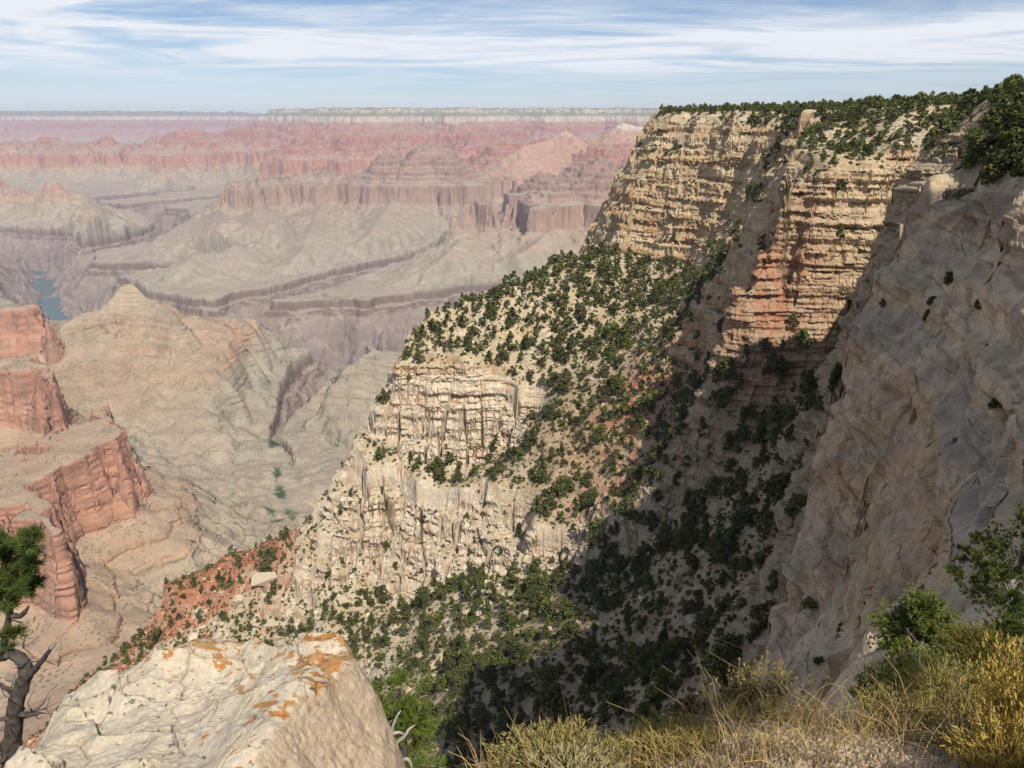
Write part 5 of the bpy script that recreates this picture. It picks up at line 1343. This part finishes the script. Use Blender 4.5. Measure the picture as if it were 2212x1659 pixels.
def broom(px, py, y, h, w, n, seed, label, stem, tip, tipfrac=0.45, lean=(0, 0), group=None, florets=9, fl=.008, wd=.0019, name='rabbitbrush'):
    b = pt(px, py, y); r = np.random.default_rng(seed)
    rt = root(name, b, label, 'shrub', group)
    a = r.random(n) * 6.283; q = r.random(n) ** 0.55
    foot = np.stack([np.cos(a) * q * w * .24, np.sin(a) * q * w * .18, np.zeros(n)], 1)
    L = h * (0.62 + 0.42 * r.random(n)) * (1.05 - 0.25 * q)
    out = np.stack([np.cos(a) * q * w * .46 + lean[0] + r.normal(0, .02, n), np.sin(a) * q * w * .36 + lean[1] + r.normal(0, .02, n), L], 1)
    mid = foot + out * np.array([.38, .38, .55]); end = foot + out
    m2 = foot + out * np.array([.72, .72, .82])
    P = b + np.stack([foot - np.array([0, 0, .06]), mid, m2, end], 1) + r.normal(0, .006, (n, 4, 3))
    V, Fc = ribbons(P, wd, 0.5, r)
    part('stems', V, Fc, [stem], rt)
    k = florets
    t = 1 - tipfrac * r.random((n, k)) ** 1.3
    seg = np.clip(t * 3, 0, 2.999); i0 = seg.astype(int); f_ = (seg - i0)[..., None]
    C_ = np.take_along_axis(P, i0[..., None], 1) * (1 - f_) + np.take_along_axis(P, (i0 + 1)[..., None], 1) * f_
    C_ = (C_ + r.normal(0, fl * .9, C_.shape)).reshape(-1, 3)
    d = np.repeat(P[:, 3] - P[:, 1], k, 0); d = d / np.linalg.norm(d, axis=1)[:, None] + r.normal(0, .35, C_.shape); d /= np.linalg.norm(d, axis=1)[:, None]
    V, Fc = ribbons(np.stack([C_ - d * fl, C_ + d * fl], 1), fl * .26, 0.5, r)
    part('flower_heads', V, Fc, [tip], rt)
    return rt
broom(1200, 1705, 2.02, .18, .36, 520, 81, 'yellow green rabbitbrush fanning up at the bottom edge, the one farthest left', M_yel, M_yel)
broom(1300, 1700, 2.0, .13, .22, 240, 82, 'small yellow green rabbitbrush tuft between the two bigger ones at the bottom edge', M_yel, M_yel)
broom(1450, 1680, 2.08, .20, .26, 480, 83, 'upright yellow rabbitbrush at the bottom edge beside the dry leafy shrub', M_yel, M_yel, .35)
broom(1545, 1660, 2.1, .16, .16, 160, 84, 'narrow yellow rabbitbrush tuft just left of the dry leafy shrub', M_yel, M_yel, .35)
broom(2050, 1585, 2.62, .32, .46, 460, 85, 'wide fan of olive yellow stems below the light green juniper', M_olive, M_yel, .45, (-.04, 0))
broom(1965, 1600, 2.5, .24, .26, 220, 86, 'yellow stemmed brush on the left flank of the wide olive fan', M_yel, M_yel, .45, (-.05, 0))
broom(2135, 1490, 3.3, .38, .34, 520, 87, 'tall olive broom leaning left behind the wide fan, under the dark green bush', M_olive, M_olive, .4, (-.10, 0))
broom(2195, 1700, 1.92, .56, .30, 300, 88, 'bright golden flowering bush at the lower right corner', M_yel, M_gold, .75, (.02, 0), None, 26, .0085)
broom(2165, 1760, 1.8, .40, .22, 160, 89, 'low golden flowering sprays in front of the bright golden bush', M_yel, M_gold, .75, (-.04, 0), None, 26, .008)
broom(2090, 1690, 2.0, .20, .26, 130, 90, 'pale grey sage stems left of the bright golden bush', M_sage, M_sage, .5, (-.03, 0), None, 6)
broom(1240, 1720, 1.85, .12, .30, 120, 91, 'short grey leafless stems under the yellow rabbitbrush', M_sage, M_sage, .5)
# twiggy shrub with small dry leaves
b = pt(1640, 1610, 2.6); r = np.random.default_rng(95)
ds = root('dry_shrub', b, 'round twiggy shrub with small yellowing leaves at the head of the tan grass', 'shrub')
n = 150; a = r.random(n) * 6.283; el = r.uniform(.35, 1.45, n); L = r.uniform(.22, .40, n)
e = np.stack([np.cos(a) * np.cos(el), np.sin(a) * np.cos(el) * .8, np.sin(el)], 1) * L[:, None] * np.array([.8, .8, 1.15])
P = b + np.stack([e * 0, e * .4 + r.normal(0, .012, (n, 3)), e * .75 + r.normal(0, .02, (n, 3)), e], 1)
V, Fc = ribbons(P, .0026, .35, r); part('twigs', V, Fc, [M_twig], ds)
t = 0.3 + 0.7 * r.random((n, 22)); seg = np.clip(t * 3, 0, 2.999); i0 = seg.astype(int); f_ = (seg - i0)[..., None]
C_ = (np.take_along_axis(P, i0[..., None], 1) * (1 - f_) + np.take_along_axis(P, (i0 + 1)[..., None], 1) * f_ + r.normal(0, .012, (n, 22, 3))).reshape(-1, 3)
d = r.normal(size=C_.shape); d /= np.linalg.norm(d, axis=1)[:, None]
V, Fc = ribbons(np.stack([C_ - d * .006, C_ + d * .006], 1), .0042, .5, r); part('leaves', V, Fc, [M_dry], ds)
# tan grass over the bank
n = 26000; r = np.random.default_rng(97)
gx_ = r.uniform(-.35, 3.4, n); gy_ = r.uniform(1.8, 3.6, n)
gz_ = near_z(gx_, gy_)
u, v, d = project(gx_, gy_, gz_ + .1)
tf = fbm(gx_ / .25, gy_ / .25, 3, 651)
ok = (r.random(n) < np.clip(.55 + .9 * tf, .05, 1)) & (u > 470)
ok &= (gy_ < 2.3 + 0.25 * r.random(n)) | (gx_ < 1.0)
gx_, gy_, gz_, tf = gx_[ok], gy_[ok], gz_[ok], tf[ok]; n = len(gx_)
L = r.gamma(5, .017, n) * (0.8 + 0.5 * (tf > .1)) + .03
tall = r.random(n) < .05; L = np.where(tall, L + r.uniform(.05, .14, n), L)
ln = np.stack([r.normal(-.10, .38, n), r.normal(0, .3, n), np.ones(n)], 1)
b = np.stack([gx_, gy_, gz_ - .01], 1)
P = np.stack([b, b + ln * np.array([.35, .35, .5]) * L[:, None], b + ln * np.array([.75, .75, .82]) * L[:, None], b + ln * np.array([1.35, 1.35, .98]) * L[:, None]], 1)
V, Fc = ribbons(P, .0016, .25, r)
me = tri_mesh('dry_grass', V, Fc, [M_straw, M_twig, M_yel], np.repeat(r.choice([0, 0, 0, 1, 2], n), 6))
link('dry_grass', me, 'stuff')
# litter and pebbles on the soil
M_peb = plain_material('pebble_stone', (.30, .235, .165), .95, 25, .4)
n = 1500; gx_ = r.uniform(-.3, 3.2, n); gy_ = r.uniform(1.5, 2.7, n); gz_ = near_z(gx_, gy_)
me = scatter_mesh('pebbles', RK, gx_, gy_, gz_, .005 + r.gamma(1.3, .006, n), [M_peb])
link('pebbles', me, 'stuff')
# stones in the grass
M_stn = plain_material('bank_stone', (.46, .41, .34), .95, 14, .3, .01)
SM = [tri_mesh('stone', *rock_shape(900 + k, 12, .7)[:2], [M_stn]) for k in range(4)]
def stone(px, py, y, w, label, k, group=None):
    p = pt(px, py, y); z = near_z(p[0], p[1])[0]
    o = link('stone', SM[k % 4], None, label, 'stone', group)
    o.location = (p[0], p[1], max(p[2], z)); o.scale = (w, w * .9, w * .8); o.rotation_euler = (.2 * k, .1, 1.3 * k)
for q in [(1655, 1585, 2.32, .085, 'grey stone half hidden at the foot of the dry leafy shrub', 0), (1745, 1578, 2.36, .10, 'largest pale stone lying in the tan grass', 1), (1710, 1612, 2.2, .075, 'pale stone just in front of the largest stone in the grass', 2), (1790, 1590, 2.3, .05, 'small pale stone right of the largest stone in the grass', 3),
          (2052, 1592, 2.35, .065, 'rounded tan stone in front of the wide olive fan', 1), (2048, 1625, 2.2, .03, 'tiny white stone just below the rounded tan stone', 2), (1560, 1650, 2.05, .045, 'grey stone at the bottom edge by the narrow yellow tuft', 3), (1440, 1655, 2.0, .04, 'small stone at the foot of the upright yellow rabbitbrush', 0)]:
    stone(*q)
# shrubs clinging to the grey cliff
def cliff_shrub(px, py, y, h, label, j):
    p = pt(px, py, y)
    dx, dy, dz = ray(px, py)
    for yy in np.arange(y * .7, y * 1.6, .3):
        zg = near_z(dx / dy * yy, yy)[0]
        if dz / dy * yy < zg:
            p = np.array([dx / dy * yy, yy, zg]); break
    o = link('shrub', TREE_ME[j], None, label, 'shrub', None)
    o.location = (p[0], p[1], p[2] - .15 * h); o.scale = (h, h, h * .85); o.rotation_euler = (0, 0, px)
for k, q in enumerate([(2048, 612, 80, 2.0, 'dark oval shrub on the bare grey cliff face'), (2003, 690, 84, 1.7, 'dark green shrub at the left end of the pale ledge'), (2012, 668, 84, 1.3, 'thin shrub just above the left end of the pale ledge'), (2112, 668, 72, 1.7, 'bright green shrub in the middle of the pale ledge'), (2178, 690, 64, 1.8, 'dark green shrub at the right end of the pale ledge'), (2140, 675, 66, 0.9, 'small green tuft between two shrubs of the pale ledge'), (2192, 720, 60, .8, 'small yellow brown bush below the dark shrub of the pale ledge'), (2160, 745, 62, .7, 'round yellow brown bush on the slope below the pale ledge'), (2130, 755, 64, .6, 'small yellow bush lowest on the slope below the pale ledge'), (2150, 880, 50, 1.1, 'dark shrub at the right edge of the grey cliff halfway down'), (2070, 1055, 50, 1.1, 'dark shrub in the cleft beside the dark grey bulge'), (2062, 960, 56, .8, 'small shrub at the top of the cleft by the dark grey bulge'), (1905, 660, 88, 1.4, 'dark shrub on the shaded edge of the near cliff'), (1745, 1335, 80, 2.0, 'dark shrub under the foot of the near cliff'), (1770, 1440, 62, 1.6, 'dark shrub in the gully at the bottom of the near cliff'), (1815, 1370, 66, 1.5, 'dark shrub between fallen blocks at the cliff bottom'), (2120, 1280, 26, .6, 'grey green shrub behind the tall juniper')]):
    cliff_shrub(*q, j=k % len(TREE_ME))
# tall firs in the head of the ravine
for k, (px, py, h, lab) in enumerate([(1742, 885, 15, 'tallest dark fir in the shaded head of the ravine under the layered cliff'), (1800, 868, 12, 'dark fir against the edge of the near grey cliff at the ravine head'), (1638, 962, 12, 'tall dark fir standing alone below the red outcrop in the shade'), (1705, 965, 9, 'shorter fir just below the tallest fir of the ravine head'), (1600, 925, 9, 'dark fir at the edge of the shadow beside the red outcrop'), (1608, 790, 9, 'sunlit green fir at the foot of the tan buttress'), (1665, 800, 10, 'thick green fir right under the tan buttress'), (1560, 812, 8, 'green fir on the slope left of the red outcrop'), (1165, 1112, 11, 'green fir on the ledge above the small pale cliffs'), (1495, 1130, 10, 'tall dark fir in the middle of the ravine belt')]):
    dx, dy, dz = ray(px, py)
    for yy in np.arange(130, 520, 1.0):
        zg = near_z(dx / dy * yy, yy)[0]
        if dz / dy * yy < zg: break
    o = link('fir_tree', TREE_ME[3 if k % 3 else 1], None, lab, 'tree')
    o.location = (dx / dy * yy, yy, zg - .3); o.scale = (h * .8, h * .8, h); o.rotation_euler = (0, 0, k * 1.1)
# large trees of the near rim at the right edge
def rim_tree(px, py, h, label, j, y=None):
    dx, dy, dz = ray(px, py); p = None
    if y is None:
        for yy in np.arange(55, 330, .6):
            zg = near_z(dx / dy * yy, yy)[0]
            if dz / dy * yy < zg:
                p = (dx / dy * yy, yy, zg); break
    if p is None:
        yy = y or 140.0; p = (dx / dy * yy, yy, near_z(dx / dy * yy, yy)[0])
    o = link('juniper_tree', TREE_ME[j], None, label, 'tree', 'junipers crowding the near rim')
    o.location = (p[0], p[1], p[2] - .08 * h); o.scale = (h * 1.1, h * 1.1, h); o.rotation_euler = (0, 0, px * .37)
rt2 = np.random.default_rng(41)
for k in range(26):
    px = rt2.uniform(2040, 2225); py = rt2.uniform(275, 405) - (2212 - px) * 0.05
    rim_tree(px, py, rt2.uniform(2.4, 4.4), 'dark green juniper in the thicket on the rim above the near grey cliff', k % len(TREE_ME))
for (px, y, h) in ((2150, 165, 7.0), (2180, 150, 8.0), (2205, 140, 8.5), (2225, 150, 9.0), (2120, 175, 5.5), (2195, 170, 8.0), (2170, 180, 7.0)):
    rim_tree(px, 200, h, 'tall juniper rising against the sky at the right end of the rim', int(px) % len(TREE_ME), y)
# an unseen sparse pinyon, added behind the viewer to shade the bank
for k, (x_, y_, h_, lab) in enumerate([(3.3, -2.3, 4.6, 'unseen pinyon added behind the viewer on the right to shade the bank')]):
    V, Fc, MI = clump_tree(990, 1, .9, 10, 12, .06, .45, .25, trunk_r=.03)
    o = link('pinyon_tree', tri_mesh('sparse_shade_tree', V, Fc, [M_bark, M_pin], MI), None, lab, 'tree')
    o.location = (x_, y_, near_z(x_, y_)[0] - .1); o.scale = (h_, h_, h_)
# ------------------------------------------------------------------ the air between
hz = bpy.data.materials.new('haze'); hz.use_nodes = True
t = hz.node_tree; t.nodes.clear()
ho = nd(t, 'ShaderNodeOutputMaterial'); hv = nd(t, 'ShaderNodeVolumePrincipled')
hv.inputs['Color'].default_value = (0.71, 0.75, 1.0, 1)
hv.inputs['Density'].default_value = 2.8e-5
hv.inputs['Anisotropy'].default_value = -0.15
t.links.new(hv.outputs[0], ho.inputs['Volume'])
bx = [(-45000, -3000, -1700), (45000, -3000, -1700), (45000, 38000, -1700), (-45000, 38000, -1700), (-45000, -3000, 480), (45000, -3000, 480), (45000, 38000, 480), (-45000, 38000, 480)]
me = tri_mesh('haze', bx, [(0, 3, 2, 1), (4, 5, 6, 7), (0, 1, 5, 4), (1, 2, 6, 5), (2, 3, 7, 6), (3, 0, 4, 7)], [hz])
link('haze', me, 'stuff')
print('script', round(time.time() - T0, 1))
